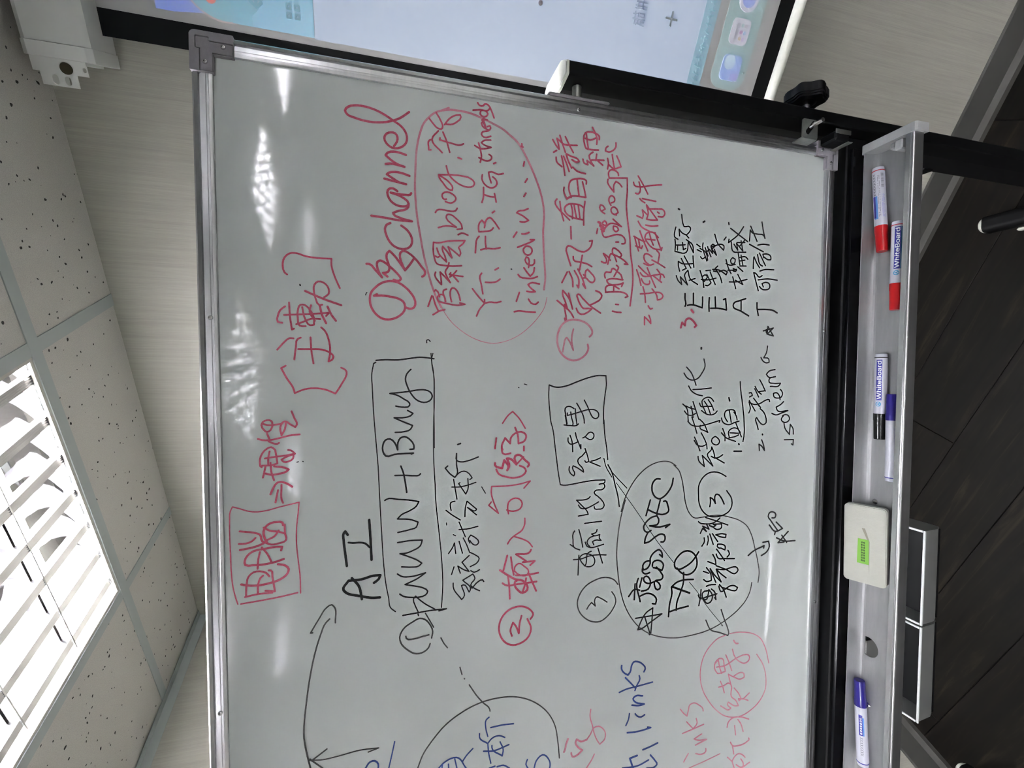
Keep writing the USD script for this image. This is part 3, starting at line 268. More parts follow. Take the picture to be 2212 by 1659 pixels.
     '19:4187,3321 4078,3403 4032,3462 4116,3545 4266,3642;25:4252,3498 4345,3534 4472,3547 4441,3631 4361,3654 4325,3618 4387,3439 4467,3428 4389,3357 4518,3311 4547,3322;24:4518,3311 4593,3322 4612,3358 4599,3434;24:4384,3234 4525,3217;25:4516,3625 4574,3625;30:4724,3218 4753,3218 4799,3317 4691,3346 4798,3406 4831,3388 4776,3417 4670,3382 4672,3417 4759,3518 4642,3500 4627,3536 4708,3644 4775,3699 4797,3681;22:4759,3518 4660,3620;25:4811,3235 4870,3265 4916,3359 4940,3501 4915,3609 4860,3657 4812,3633 4779,3566;19:5094,3628 5001,3719 5032,3574 5045,3430 5039,3172 5112,3166 5276,3208 5413,3266 5293,3132 5250,3167;20:5431,3408 5349,3396 5269,3413 5226,3479 5241,3563 5308,3605 5376,3575 5400,3515 5392,3420 5377,3384;20:5516,3643 5593,3643 5682,3601 5733,3517 5794,3433 5849,3398;20:5760,3499 5800,3602 5857,3700 5928,3755;25:5968,3737 5990,3725 6008,3518 6119,3664 6131,3616 6134,3793 6186,3726;25:6012,3393 6210,3340;25:6041,3446 6184,3465 6293,3489;20:6247,3501 6188,3501 6142,3555 6193,3640 6272,3702 6306,3690 6288,3544 6248,3507;25:6303,3520 6318,3641 6308,3844;29:6204,3292 6287,3400 6362,3520 6392,3617 6459,3679 6532,3685 6564,3618 6513,3545 6436,3502 6390,3508 6375,3581;25:6390,3328 6418,3364 6431,3557 6430,3820;25:6363,3666 6444,3654 6546,3618;26:6296,3702 6447,3765 6561,3815;25:6306,3406 6461,3424 6621,3431;25:6953,3735 6900,3773 6819,3727 6764,3636 6751,3516 6792,3397 6888,3310 7013,3278 7133,3303 7242,3384 7287,3481 7277,3593 7213,3699 7102,3743 6946,3689;25:7153,3465 7083,3443 6965,3479 7015,3517 7133,3565 6987,3577 6889,3603'),
    ('boxed', 'r', 'red boxed pair of characters with an arrow leading to two more characters',
     '21:3960,721 4044,751 4120,777 4150,759 4114,702 4078,648 4092,620 4151,596 4242,608 4168,646 4101,657;21:4097,406 4117,459 4116,532 4104,620;21:4111,512 4074,506 4058,460 4078,413 4115,396 4175,424 4198,451 4177,491 4119,515;21:4276,356 4293,409 4293,496 4268,611 4246,713 4240,806;21:4217,454 4289,479;21:4310,469 4331,508 4344,562 4332,579;21:4510,425 4499,505 4487,641 4470,751 4430,710 4421,676;21:4474,744 4510,641 4534,603 4562,626 4561,674 4526,729 4481,734;21:4430,477 4504,462 4586,460;21:4411,534 4379,494 4392,454 4449,399 4522,372 4596,374 4594,397 4595,490 4577,558 4494,549 4418,537;21:4596,374 4612,390;21:4607,430 4736,401;24:4689,428 4708,488 4702,570 4680,652 4656,679 4634,639 4609,524;21:4565,484 4678,492 4774,518;24:4940,478 4860,513 4806,554 4802,602 4833,670 4867,714;21:4897,559 5041,530 5036,530;21:4836,598 5048,608 5054,611;14:5059,76 5087,151 5120,228 5138,307 5133,427 5103,563 5061,787 5186,775 5376,754 5568,751 5763,766 5959,784 6177,787;13:5059,76 5108,53 5233,43 5418,40 5642,45 5829,48 6018,64 6173,96 6219,109;17:6169,753 6188,613 6206,408 6221,141;25:5324,607 5293,601 5280,546 5288,472 5328,417 5379,396 5448,402 5527,434;21:5334,397 5378,463 5399,558 5425,622;21:5384,558 5451,509 5485,435;21:5318,624 5425,626 5510,635 5540,556 5546,474 5517,414 5499,381 5413,355 5399,329 5354,145;21:5449,308 5487,268 5506,201 5502,133;24:5575,144 5566,233 5549,326 5523,394;24:5627,581 5586,592 5580,541 5591,392 5605,285 5654,218 5711,191 5761,196 5773,269 5775,416 5761,518 5737,607;21:5624,352 5713,333 5821,325;21:5570,373 5656,432 5767,477;25:5988,149 6008,211 6022,318 6012,446 5978,569 5918,645 5866,660 5820,626 5792,544;21:6142,196 5999,205 5904,227 5858,281 5855,347 5882,414 5928,447;21:5855,442 5858,465 5944,481 6119,505 6098,403;21:6144,186 6128,316 6131,477;21:6129,322 6008,328 5935,353 5912,380'),
    ('first', 'g', 'black circled figure 1 beside a dotted line',
     '19:6999,2362 6911,2376 6807,2336 6736,2276 6712,2210 6746,2117 6823,1999 6925,1953 6995,1966 7106,2050 7179,2168 7170,2261 7125,2321 7073,2342;19:6924,2031 6952,2037 6974,2142 6960,2248 6952,2326;16:6654,2283 6858,2389;16:7019,2484 7112,2531 7167,2570;17:7467,2738 7572,2766;17:7635,2798 7639,2801;17:7735,2865 7923,2979 8018,3051 8142,3152 8164,3155'),
    ('flow', 'g', 'long thin black curved arrow with a side arrow',
     '17:6695,915 6694,891 6521,996 6400,1082 6375,1138 6399,1162 6609,1178;19:6552,1111 6592,1068 6736,1005 6940,942 7250,877 7576,830 7840,802 7973,797 8182,821 8410,867;17:8209,1059 8270,960 8319,880 8294,862;17:8320,886 8445,1007;14:8303,844 8336,1008 8333,1194 8318,1448 8342,1681 8367,1551'),
    ('arch', 'g', 'black arched line around blue handwriting at the lower left',
     '17:8736,2173 8570,2241 8389,2377 8216,2556 8092,2780 8015,3036 8001,3254 8025,3477 8095,3673 8215,3858 8385,4016 8574,4112 8832,4162 9085,4188'),
    ('blue', 'b', 'blue handwriting ending in the word links',
     '18:8249,3141 8277,3102 8378,3094 8517,3124;19:8402,3167 8401,3329 8418,3493;18:8454,3008 8505,3008 8620,3124 8560,3182 8544,3285 8588,3367;19:8620,3124 8772,3139 8912,3168;19:8717,3066 8745,3212 8728,3330 8706,3427;19:8664,3183 8693,3183 8847,3331 8761,3345 8639,3300;18:8642,2915 8725,2822 8793,2772;18:8806,2451 8751,2514 8714,2688 8898,2822;18:8762,2500 8816,2493;18:8782,2580 8839,2583;18:8731,2667 8866,2695;19:8979,3147 8971,3227;19:8986,3257 8986,3346 9051,3436;19:9120,3710 9053,3679 8990,3701;20:9143,3803 9045,3833 8976,3926 9060,4021 9159,4046 9202,4038;17:8306,1880 8469,1845 8643,1804;21:8572,1516 8503,1575 8502,1627 8555,1673 8611,1672;24:7890,5179 7934,5176 8016,5226 8057,5287 8017,5323 7920,5346 7871,5382 7877,5444 7932,5532 8014,5581 8056,5559;24:8092,5245 8194,5339 8282,5414;21:8103,5479 8151,5492 8253,5438 8321,5409;21:8298,5145 8273,5254 8264,5438 8248,5713;24:8430,5541 8413,5416 8445,5380 8490,5405 8567,5575 8573,5506 8541,5363;23:8689,5421 8734,5459 8761,5522 8738,5584;21:8664,5322 8757,5305 8838,5264;23:8957,5290 8974,5414 8976,5576 8966,5696 8947,5639;25:9289,5564 9271,5683 9240,5823;28:9357,5465 9373,5341 9541,5399;22:9476,5668 9521,5499 9495,5214;25:9406,5699 9508,5777 9587,5815 9614,5779 9601,5639'),
    ('redlow', 'p', 'pale red handwriting at the lower edge of the view',
     '28:9012,4260 8978,4277 8915,4288 8830,4321;26:9056,4374 9115,4392 9107,4472 9053,4547 8994,4482 8908,4441 8868,4458 8917,4528 8910,4620;18:8910,4620 8841,4678 8754,4735 8748,4806 8797,4877 8886,4924 8982,4904 9030,4833 8954,4785 8832,4736 8727,4711 8552,4668 8461,4679;18:9162,4746 9216,4718 9346,4620'),
    ('tick0', 'k', 'tiny black tick beside the red circled 1',
     '11:2518,1591 2528,1581 2549,1576'),
    ('tick1', 'k', 'tiny black tick above the long box',
     '14:3121,2315 3089,2315 3083,2337 3104,2358'),
    ('tick2', 'k', 'tiny black tick below the oval list',
     '13:2122,3430 2123,3442'),
    ('tick3', 'k', 'tiny black tick inside the left bracket',
     '17:2460,836 2469,838'),
    ('tick4', 'k', 'tiny black tick beside the boxed red characters',
     '11:4574,770 4569,787'),
    ('tick5', 'k', 'tiny black tick beside the boxed red characters',
     '11:4566,836 4570,839'),
    ('tick6', 'k', 'tiny black tick above the second step',
     '13:3660,3626 3672,3662'),
    ('tick7', 'k', 'tiny black tick above the second step',
     '13:3707,3543 3710,3549'),
]
# ------------------------------------------------------------------ the room
XL, XR, YB, YF = -1.45, 4.3, 1.14, -4.6      # left, right, back (seen) and front (behind the viewer)
HC = EYE + 0.5842                             # ceiling height
GX0, GY0, GP = -1.009, 0.882, 0.605           # ceiling grid

def struct(name, mesh, mat, label=None):
    p = numbered('/World/' + name)
    m = usdkit.mesh(stage, p, mesh, mat, smooth=30)
    return tag(m.GetPrim(), label, kind='structure')

struct('wall_back', bx((XL - 0.1, YB, 0), (XR + 0.1, YB + 0.1, HC + 0.3)), MAT['wall'], 'grey-beige back wall in vertically streaked linen wallpaper')
struct('wall_left', bx((XL - 0.1, YF - 0.1, 0), (XL, YB, HC + 0.3)), MAT['wall'], 'grey-beige side wall meeting the back wall behind the whiteboard')
struct('wall_right', bx((XR, YF - 0.1, 0), (XR + 0.1, YB, HC + 0.3)), MAT['wall_paint'])
struct('wall_front', bx((XL, YF - 0.1, 0), (XR, YF, HC + 0.3)), MAT['wall_paint'])

# floor: dark wood-look planks running along the back wall
fl = Thing('floor', 'dark brown wood-look plank floor', kind='structure')
fl.part('underlay', bx((XL, YF, -0.05), (XR, YB, -0.0045)), MAT['recess'])
pw, pl = 0.18, 1.22
row, y = 0, YB
while y > YF:
    x = XL - rng.uniform(0, pl)
    while x < XR:
        a, b = max(x, XL), min(x + pl, XR)
        if b - a > 0.02:
            fl.part('plank', bx((a + 0.0006, max(y - pw, YF) + 0.0006, -0.0045), (b - 0.0006, y - 0.0006, rng.uniform(-0.0003, 0)), 0.0012), PLANK[int(rng.integers(3))], smooth=False)
        x += pl
    y -= pw; row += 1

# ceiling: lay-in mineral tiles in an exposed grid
FIX = [(-0.7065, 0.5795)] + [(-0.7065 + 1.21 * i, 0.5795 - 1.815 * j) for j in (1, 2) for i in range(4)]
ce = Thing('ceiling', 'suspended ceiling of speckled mineral-fibre tiles in a pale grey grid', kind='structure', base=(0, 0, HC))
ce.part('deck', bx((XL, YF, HC + 0.2), (XR, YB, HC + 0.25)), MAT['recess'])
xs = [XL] + [GX0 + GP * k for k in range(0, 9)] + [XR]
ys = [YB] + [GY0 - GP * k for k in range(0, 9)] + [YF]
tw = 0.0125
for i in range(len(xs) - 1):
    for j in range(len(ys) - 1):
        x0, x1, y1, y0 = xs[i], xs[i + 1], ys[j], ys[j + 1]
        cx, cy = (x0 + x1) / 2, (y0 + y1) / 2
        if any(abs(cx - fx) < 0.1 and abs(cy - fy) < 0.1 for fx, fy in FIX): continue
        gx0, gx1 = (0 if i == 0 else 0.004), (0 if i == len(xs) - 2 else 0.004)
        gy1, gy0 = (0 if j == 0 else 0.004), (0 if j == len(ys) - 2 else 0.004)
        ce.part('ceiling_tile', bx((x0 + gx0, y0 + gy0, HC + 0.001), (x1 - gx1, y1 - gy1, HC + 0.015)), MAT['tile'], smooth=False)
for k, yy in enumerate(ys[1:-1]):
    ce.part('grid_tee', prism([(yy - tw, HC - 0.0012), (yy + tw, HC - 0.0012), (yy + tw, HC + 0.0008), (yy + 0.002, HC + 0.0008), (yy + 0.002, HC + 0.03), (yy - 0.002, HC + 0.03), (yy - 0.002, HC + 0.0008), (yy - tw, HC + 0.0008)], 'x', XL, XR), MAT['tee'], smooth=False)
for xx in xs[1:-1]:
    ed = [YB] + [q for yy in ys[1:-1] for q in (yy + tw, yy - tw)] + [YF]
    for a, b in zip(ed[0::2], ed[1::2]):
        ce.part('cross_tee', bx((xx - tw, b, HC - 0.001), (xx + tw, a, HC + 0.0008)), MAT['tee'], smooth=False)
struct('trim_1', cat_(bx((XL, YF, HC - 0.026), (XL + 0.0015, YB - 0.001, HC - 0.002)), bx((XL, YF, HC - 0.0035), (XL + 0.022, YB - 0.001, HC - 0.002))), MAT['tee'], 'pale grey ceiling edge angle along the side wall')

# skirting
def skirt(name, pts_axis, a0, a1, off, sign, label):
    t = Thing(name, label, kind='structure')
    prof = [(off, 0), (off + sign * 0.012, 0), (off + sign * 0.012, 0.012), (off + sign * 0.006, 0.02), (off + sign * 0.004, 0.092), (off + sign * 0.0015, 0.097), (off, 0.097)]
    t.part('skirting_board', prism(prof, pts_axis, a0, a1), MAT['base'], smooth=20)
    t.part('skirting_foot', prism([(off + sign * 0.0061, 0.0), (off + sign * 0.02, 0), (off + sign * 0.017, 0.012), (off + sign * 0.0061, 0.024)], pts_axis, a0, a1), MAT['base_lip'], smooth=20)
skirt('baseboard_back', 'x', XL + 0.021, XR, YB, -1, 'dark grey vinyl skirting along the back wall')
skirt('baseboard_left', 'y', YF, YB - 0.0005, XL, 1, 'dark grey vinyl skirting along the side wall')

# ------------------------------------------------------------------ ceiling lights
def make_light(name, label, cx, cy):
    t = Thing(name, label, 'ceiling light', 'recessed louvred ceiling lights', base=(cx, cy, HC))
    a = 0.294
    def ring(o, i, z0, z1):
        return prism(sbox(cx - o, cy - o, cx + o, cy + o).difference(sbox(cx - i, cy - i, cx + i, cy + i)), 'z', z0, z1)
    t.part('frame', ring(0.2995, 0.283, HC + 0.0009, HC + 0.006), MAT['fix_white'], smooth=False)
    t.part('housing', cat_(ring(0.290, 0.2885, HC + 0.006, HC + 0.105), bx((cx - 0.29, cy - 0.29, HC + 0.105), (cx + 0.29, cy + 0.29, HC + 0.107))), MAT['fix_white'], smooth=False)
    pitch = 0.1455
    # parabolic reflectors: a curved trough over every tube
    for k in range(4):
        yc = cy + (1.5 - k) * pitch; prof = []
        for q in np.linspace(-1, 1, 15):
            prof.append((yc + q * (pitch / 2 - 0.004), HC + 0.099 - 0.074 * abs(q) ** 2.4))
        prof2 = [(p[0], p[1] + 0.0012) for p in prof[::-1]]
        t.part('reflector', prism(prof + prof2, 'x', cx - 0.287, cx + 0.287), MAT['fix_mirror'], smooth=50)
        tb = t.part('tube', lathe([(0, -0.268), (0.0128, -0.268), (0.0128, 0.268), (0, 0.268)], 'x', (cx, yc, HC + 0.07), 20), MAT['tube'], smooth=40)
        for s in (-1, 1): t.part('lamp_holder', lathe([(0, -0.008), (0.017, -0.008), (0.017, 0.008), (0, 0.008)], 'x', (cx + s * 0.2765, yc, HC + 0.07), 20), MAT['tube_cap'], smooth=40)
    # louvre: ridged cross blades and plain long blades
    for k in range(1, 8):
        xb = cx - 0.303 + 0.0832 * k - 0.0298 + 0.0005
        zz = HC + 0.007
        bot = [(xb - 0.009 + 0.018 * q / 8, zz + (0.0022 if q % 2 else 0.0)) for q in range(9)]
        prof = bot + [(xb + 0.004, zz + 0.018), (xb - 0.004, zz + 0.018)]
        t.part('cross_blade', prism(prof, 'y', cy - 0.2865, cy + 0.2865), MAT['louvre'], smooth=False)
    for k in range(5):
        yb = cy + (2 - k) * pitch
        if k in (0, 4): yb += -0.006 if k == 0 else 0.006
        z0 = HC + 0.007
        w = 0.0014
        t.part('long_blade', prism([(yb - w, z0), (yb + w, z0), (yb + w, z0 + 0.019), (yb - w, z0 + 0.019)], 'x', cx - 0.2868, cx + 0.2868), MAT['fix_mirror'], smooth=False)
    return t
first = make_light('ceiling_light', 'lit square louvred fluorescent ceiling light set in the tiles', *FIX[0])
WHERE = ['nearest the side wall in the second row', 'second from the side wall in the second row', 'third from the side wall in the second row', 'last in the second row',
         'nearest the side wall in the third row', 'second from the side wall in the third row', 'third from the side wall in the third row', 'last in the third row']
for (fx, fy), wh in zip(FIX[1:], WHERE):
    p = numbered('/World/ceiling_light')
    x = UsdGeom.Xform.Define(stage, p)
    x.AddTranslateOp().Set(Gf.Vec3d(fx, fy, HC))
    q = x.GetPrim(); q.GetReferences().AddInternalReference(first.path); q.SetInstanceable(True)
    x.SetXformOpOrder([x.GetOrderedXformOps()[0]])
    tag(q, 'louvred ceiling light behind the viewer, ' + wh, 'ceiling light', 'recessed louvred ceiling lights')

# ------------------------------------------------------------------ projection screen on the back wall
SY = 1.08
ps = Thing('projection_screen', 'white pull-down projection screen with black border showing a projected computer desktop', 'projection screen', base=(1.1, SY, EYE - 0.846))
SX1 = 2.05
E_ = EYE
prof = [(1.03, 0.472), (1.034, 0.464), (1.112, 0.464), (1.118, 0.47), (1.118, 0.553), (1.112, 0.559), (1.04, 0.559), (1.03, 0.549)]
ps.part('housing', prism([(y, z + E_) for y, z in prof], 'x', 0.0525, SX1 + 0.08), MAT['case'], smooth=40)
cap2 = Polygon([(y, z + E_) for y, z in prof]).buffer(0.0015)
ec = ps.part('end_cap', prism(cap2, 'x', 0.032, 0.052), MAT['case'], smooth=40)
slot = rrect(1.034, 0.466 + E_, 1.046, 0.474 + E_, 0.0035)
def plate(x0, x1, z0, z1, y0, y1, holes):
    m = Polygon([(x0, z0), (x1, z0), (x1, z1), (x0, z1)])
    for hx, hz, rx, rz in holes: m = m.difference(rrect(hx - rx, hz - rz, hx + rx, hz + rz, min(rx, rz) * 0.98))
    return prism(m, 'y', y0, y1)
# mounting brackets past the end cap: one with a dark disc painted in as its hole, one with two slots
ps.part('bracket', plate(0.0114, 0.0330, 0.4805 + E_, 0.555 + E_, 1.040, 1.0425, [(0.0205, 0.4838 + E_, 0.0034, 0.0026)]), MAT['case'], label='bracket with a dark disc painted in as a round hole beside the end cap')
ps.part('painted_hole', lathe([(0, 0), (0.0080, 0), (0.0085, 0.003), (0, 0.004)], '-y', (0.0195, 1.0405, 0.508 + E_), 20), MAT['hole'])
ps.part('bracket', plate(-0.0070, 0.0118, 0.4970 + E_, 0.545 + E_, 1.0405, 1.043, [(0.0022, 0.5275 + E_, 0.0072, 0.0042), (0.0020, 0.5105 + E_, 0.0062, 0.0042)]), MAT['case'], label='bracket with two slots at the end of the case')
ps.part('bracket', cat_(bx((-0.007, 1.043, 0.545 + E_), (0.0315, 1.115, 0.5475 + E_)), bx((0.028, 1.0425, 0.482 + E_), (0.0315, 1.10, 0.545 + E_))), MAT['case'])
BI, BO = 0.1145, 0.0760
fab = ps.part('fabric', bx((BI, SY, -0.787 + E_), (SX1, SY + 0.001, 0.50 + E_)), MAT['fabric'])
ps.part('border', bx((BO, SY - 0.0003, -0.822 + E_), (BI, SY + 0.0013, 0.50 + E_)), MAT['border'])
ps.part('border', bx((BI, SY - 0.0003, -0.822 + E_), (SX1, SY + 0.0013, -0.787 + E_)), MAT['border'])
ps.part('weight_bar', lathe([(0, 0.07), (0.0125, 0.07), (0.0125, SX1), (0, SX1)], 'x', (0, SY, -0.834 + E_), 24), MAT['white_plastic'], smooth=40)
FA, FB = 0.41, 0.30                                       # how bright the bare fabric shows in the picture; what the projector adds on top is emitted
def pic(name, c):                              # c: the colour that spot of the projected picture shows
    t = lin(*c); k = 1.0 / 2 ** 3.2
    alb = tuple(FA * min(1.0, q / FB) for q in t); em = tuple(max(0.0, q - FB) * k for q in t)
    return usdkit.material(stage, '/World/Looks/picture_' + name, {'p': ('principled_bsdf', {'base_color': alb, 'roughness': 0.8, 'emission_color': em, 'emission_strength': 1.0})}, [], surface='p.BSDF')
layer = [0]
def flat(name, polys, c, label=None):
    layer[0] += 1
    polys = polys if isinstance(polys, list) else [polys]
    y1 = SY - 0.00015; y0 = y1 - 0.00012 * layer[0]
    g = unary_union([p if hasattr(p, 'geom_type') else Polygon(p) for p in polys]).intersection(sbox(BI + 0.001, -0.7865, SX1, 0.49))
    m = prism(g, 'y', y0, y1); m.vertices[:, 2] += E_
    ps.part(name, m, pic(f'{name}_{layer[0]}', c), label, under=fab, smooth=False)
def R_(x0, z0, x1, z1): return sbox(min(x0, x1), min(z0, z1), max(x0, x1), max(z0, z1))
def stroke(pts, w): return LineString(pts).buffer(w / 2)
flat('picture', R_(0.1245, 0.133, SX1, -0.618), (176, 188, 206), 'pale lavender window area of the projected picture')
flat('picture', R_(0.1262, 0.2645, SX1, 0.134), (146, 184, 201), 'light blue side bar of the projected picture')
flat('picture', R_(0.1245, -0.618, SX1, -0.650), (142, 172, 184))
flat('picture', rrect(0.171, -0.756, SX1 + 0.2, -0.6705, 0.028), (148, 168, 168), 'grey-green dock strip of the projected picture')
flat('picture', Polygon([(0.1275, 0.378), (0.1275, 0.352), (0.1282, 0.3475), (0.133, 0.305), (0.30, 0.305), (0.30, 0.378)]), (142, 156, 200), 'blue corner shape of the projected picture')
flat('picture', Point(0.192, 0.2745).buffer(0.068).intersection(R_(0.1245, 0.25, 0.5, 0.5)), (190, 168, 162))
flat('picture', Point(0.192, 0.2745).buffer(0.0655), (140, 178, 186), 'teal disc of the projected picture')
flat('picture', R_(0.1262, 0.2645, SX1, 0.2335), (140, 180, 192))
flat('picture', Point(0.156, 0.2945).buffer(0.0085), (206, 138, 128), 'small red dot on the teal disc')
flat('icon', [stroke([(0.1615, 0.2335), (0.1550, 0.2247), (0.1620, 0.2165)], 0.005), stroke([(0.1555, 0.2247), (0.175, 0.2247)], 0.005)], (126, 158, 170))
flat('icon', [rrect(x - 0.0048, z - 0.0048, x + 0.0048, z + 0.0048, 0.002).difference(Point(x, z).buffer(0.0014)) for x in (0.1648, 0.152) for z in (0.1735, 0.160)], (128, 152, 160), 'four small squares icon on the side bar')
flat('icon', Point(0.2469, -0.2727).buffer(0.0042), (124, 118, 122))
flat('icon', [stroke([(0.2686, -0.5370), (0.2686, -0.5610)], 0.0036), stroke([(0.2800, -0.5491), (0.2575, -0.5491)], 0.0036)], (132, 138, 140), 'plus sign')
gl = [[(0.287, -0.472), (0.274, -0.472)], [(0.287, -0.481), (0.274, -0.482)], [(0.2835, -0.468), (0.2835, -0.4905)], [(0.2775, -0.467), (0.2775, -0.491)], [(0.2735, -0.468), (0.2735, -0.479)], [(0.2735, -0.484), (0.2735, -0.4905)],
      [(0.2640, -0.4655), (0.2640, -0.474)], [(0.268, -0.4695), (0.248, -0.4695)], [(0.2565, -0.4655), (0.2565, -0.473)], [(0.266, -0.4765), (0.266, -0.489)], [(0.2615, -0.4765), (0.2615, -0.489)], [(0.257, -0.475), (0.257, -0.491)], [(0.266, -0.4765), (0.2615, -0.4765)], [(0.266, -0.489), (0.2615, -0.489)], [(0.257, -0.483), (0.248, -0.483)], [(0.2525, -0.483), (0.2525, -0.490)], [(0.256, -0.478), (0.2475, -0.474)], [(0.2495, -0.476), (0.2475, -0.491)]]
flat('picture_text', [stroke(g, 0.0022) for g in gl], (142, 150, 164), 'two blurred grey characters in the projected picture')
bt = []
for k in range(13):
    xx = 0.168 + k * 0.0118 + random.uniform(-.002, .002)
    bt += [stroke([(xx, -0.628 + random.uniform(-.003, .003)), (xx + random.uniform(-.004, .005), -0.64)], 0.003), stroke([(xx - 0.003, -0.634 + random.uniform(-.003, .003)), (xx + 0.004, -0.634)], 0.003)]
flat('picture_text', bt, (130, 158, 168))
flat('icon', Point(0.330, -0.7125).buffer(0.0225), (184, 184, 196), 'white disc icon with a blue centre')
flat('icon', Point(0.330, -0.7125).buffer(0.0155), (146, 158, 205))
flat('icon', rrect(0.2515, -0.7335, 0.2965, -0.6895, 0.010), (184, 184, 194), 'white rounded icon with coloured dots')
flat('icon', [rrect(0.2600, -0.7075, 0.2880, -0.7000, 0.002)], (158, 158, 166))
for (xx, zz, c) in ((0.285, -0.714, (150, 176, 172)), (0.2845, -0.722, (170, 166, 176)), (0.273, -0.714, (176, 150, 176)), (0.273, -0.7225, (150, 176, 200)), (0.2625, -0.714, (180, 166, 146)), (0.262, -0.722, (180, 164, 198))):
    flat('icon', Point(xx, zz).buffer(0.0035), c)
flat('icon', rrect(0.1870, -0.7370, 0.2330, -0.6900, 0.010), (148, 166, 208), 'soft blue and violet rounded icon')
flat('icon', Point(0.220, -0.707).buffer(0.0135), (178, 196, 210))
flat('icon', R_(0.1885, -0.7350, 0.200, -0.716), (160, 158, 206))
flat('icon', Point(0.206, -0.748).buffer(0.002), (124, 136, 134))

# ------------------------------------------------------------------ whiteboard
HB, NB, VB = (np.array(q) for q in ((-0.90210, -0.43129, -0.01416), (0.43149, -0.90178, -0.02420), (0.0023365, 0.02794427, -0.99960675)))
HB = HB / np.linalg.norm(HB); NB = NB - HB * (NB @ HB); NB /= np.linalg.norm(NB); VB = np.cross(NB, HB); ax, ay, az = -HB, -NB, np.cross(HB, NB)
P0 = np.array([0.0455339, 0.68202286, 0.19001645 + EYE])
org = P0 + ax * (-0.70) + az * (-0.90)          # the thing's base: middle of the lower edge
wb = Thing('whiteboard', 'white enamel whiteboard covered in red, black and blue handwriting, in an aluminium frame', 'whiteboard', matrix=Gf.Matrix4d(*map(float, (*ax, 0, *ay, 0, *az, 0, *org, 1))))
wb.base = np.array([-0.70, 0, -0.90])           # parts below: x to the right and z up from the writing area's upper right corner, y into the board
BW, BH = 1.40, 0.8745
wb.part('panel', bx((-BW - 0.012, 0, -BH - 0.012), (0.012, 0.014, 0.012)), MAT['board'], 'white writing surface')
# frame rails: inner ridged strip, dark groove, outer strip bevelled to the edge. outline (u outwards from the writing area, y)
RAIL = [(0.0012, 0.0), (0.0015, -0.0032), (0.0026, -0.0036), (0.0050, -0.0040), (0.0056, -0.0036), (0.0076, -0.0036), (0.0082, -0.0040), (0.0126, -0.0040), (0.0130, -0.0008), (0.0150, -0.0008), (0.0154, -0.0044), (0.0196, -0.0036), (0.0218, -0.0012), (0.0218, 0.0190), (0.0122, 0.0190), (0.0122, 0.0)]
def rail(kind):
    if kind == 'top':    return prism([(y, u) for u, y in RAIL], 'x', -BW - 0.001, 0.001)
    if kind == 'bottom': return prism([(y, -BH - u) for u, y in RAIL], 'x', -BW - 0.001, 0.001)
    if kind == 'right':  return prism([(u, y) for u, y in RAIL], 'z', -BH - 0.001, 0.001)
    return prism([(-BW - u, y) for u, y in RAIL], 'z', -BH - 0.001, 0.001)
def fix(m):
    m = trimesh.Trimesh(m.vertices, m.faces, process=False)
    return m if m.volume > 0 else (m.invert() or m)
rails = {k: wb.part('frame_rail', fix(rail(k)), MAT['alu'], smooth=25) for k in ('top', 'right', 'bottom', 'left')}
wb.part('rear_lip', bx((-BW, 0.0142, -BH - 0.0345), (0.0, 0.019, -BH - 0.0219), 0.001), MAT['endcap'], 'pale strip of the rear frame below the lower rail')
def screw(t, under, x, z, y, r=0.0026):
    p = [(0, 0.0), (r * 0.42, 0.0006), (r * 0.5, -0.0009), (r * 0.8, -0.0008), (r, 0.0004), (r, 0.0012), (0, 0.0012)]
    m = trimesh.creation.revolve(np.array([(0.0001, 0.0002), (r * 0.45, 0.0002), (r * 0.5, 0.0016), (r * 0.8, 0.0014), (r, 0.0004), (r, -0.0006), (0.0001, -0.0006)]), sections=20)
    v = np.c_[m.vertices[:, 0], -m.vertices[:, 2], m.vertices[:, 1]] + np.array([x, y, z])
    s = t.part('screw', fix(trimesh.Trimesh(v, m.faces, process=False)), MAT['chrome'], under=under, smooth=35)
    return s
for sx in (0.2881, 0.747, 1.206): screw(wb, rails['top'], -sx, 0.0088, -0.004)
for sx in (0.282, 0.7412, 1.20): screw(wb, rails['bottom'], -sx, -BH - 0.0078, -0.004)
screw(wb, rails['right'], 0.0072, -0.4367, -0.004)
def corner(mx, mz):
    """grey plastic corner; outline built for the upper right corner and mirrored"""
    L = Polygon([(-0.0205, -0.0005), (-0.0205, 0.0222), (0.0222, 0.0222), (0.0222, -0.0205), (-0.0005, -0.0205), (-0.0005, -0.0005)])
    L = L.buffer(-0.0008).buffer(0.0008)
    rim = Point(0.0222 - 0.006, 0.0222 - 0.006).buffer(0.006)
    L = L.difference(sbox(0.0162, 0.0162, 0.03, 0.03)).union(rim)
    inner = Polygon([(-0.0195, 0.0004), (-0.0195, 0.0118), (0.004, 0.0118), (0.004, 0.0158), (0.0158, 0.0158), (0.0158, 0.004), (0.0118, 0.004), (0.0118, -0.0195), (0.0004, -0.0195), (0.0004, 0.0004)]).buffer(-0.0006).buffer(0.0006)
    rimp = L.difference(inner.buffer(0.0009))
    ms = [prism(L, 'y', -0.0046, 0.0195), prism(rimp, 'y', -0.0068, -0.0046), prism(inner, 'y', -0.0062, -0.0046)]
    m = cat_(*ms); v = m.vertices.copy()
    if mx: v[:, 0] = -BW - v[:, 0]
    if mz: v[:, 2] = -BH - v[:, 2]
    f = m.faces if (mx == mz) else m.faces[:, ::-1]
    p = wb.part('corner_cap', trimesh.Trimesh(v, f, process=False), MAT['cap_grey'], 'grey plastic corner piece')
    for x, z in ((-0.0101, 0.0074), (0.0083, -0.0104)):
        screw(wb, p, -BW - x if mx else x, -BH - z if mz else z, -0.0062)
for q in ((0, 0), (0, 1), (1, 0), (1, 1)): corner(*q)
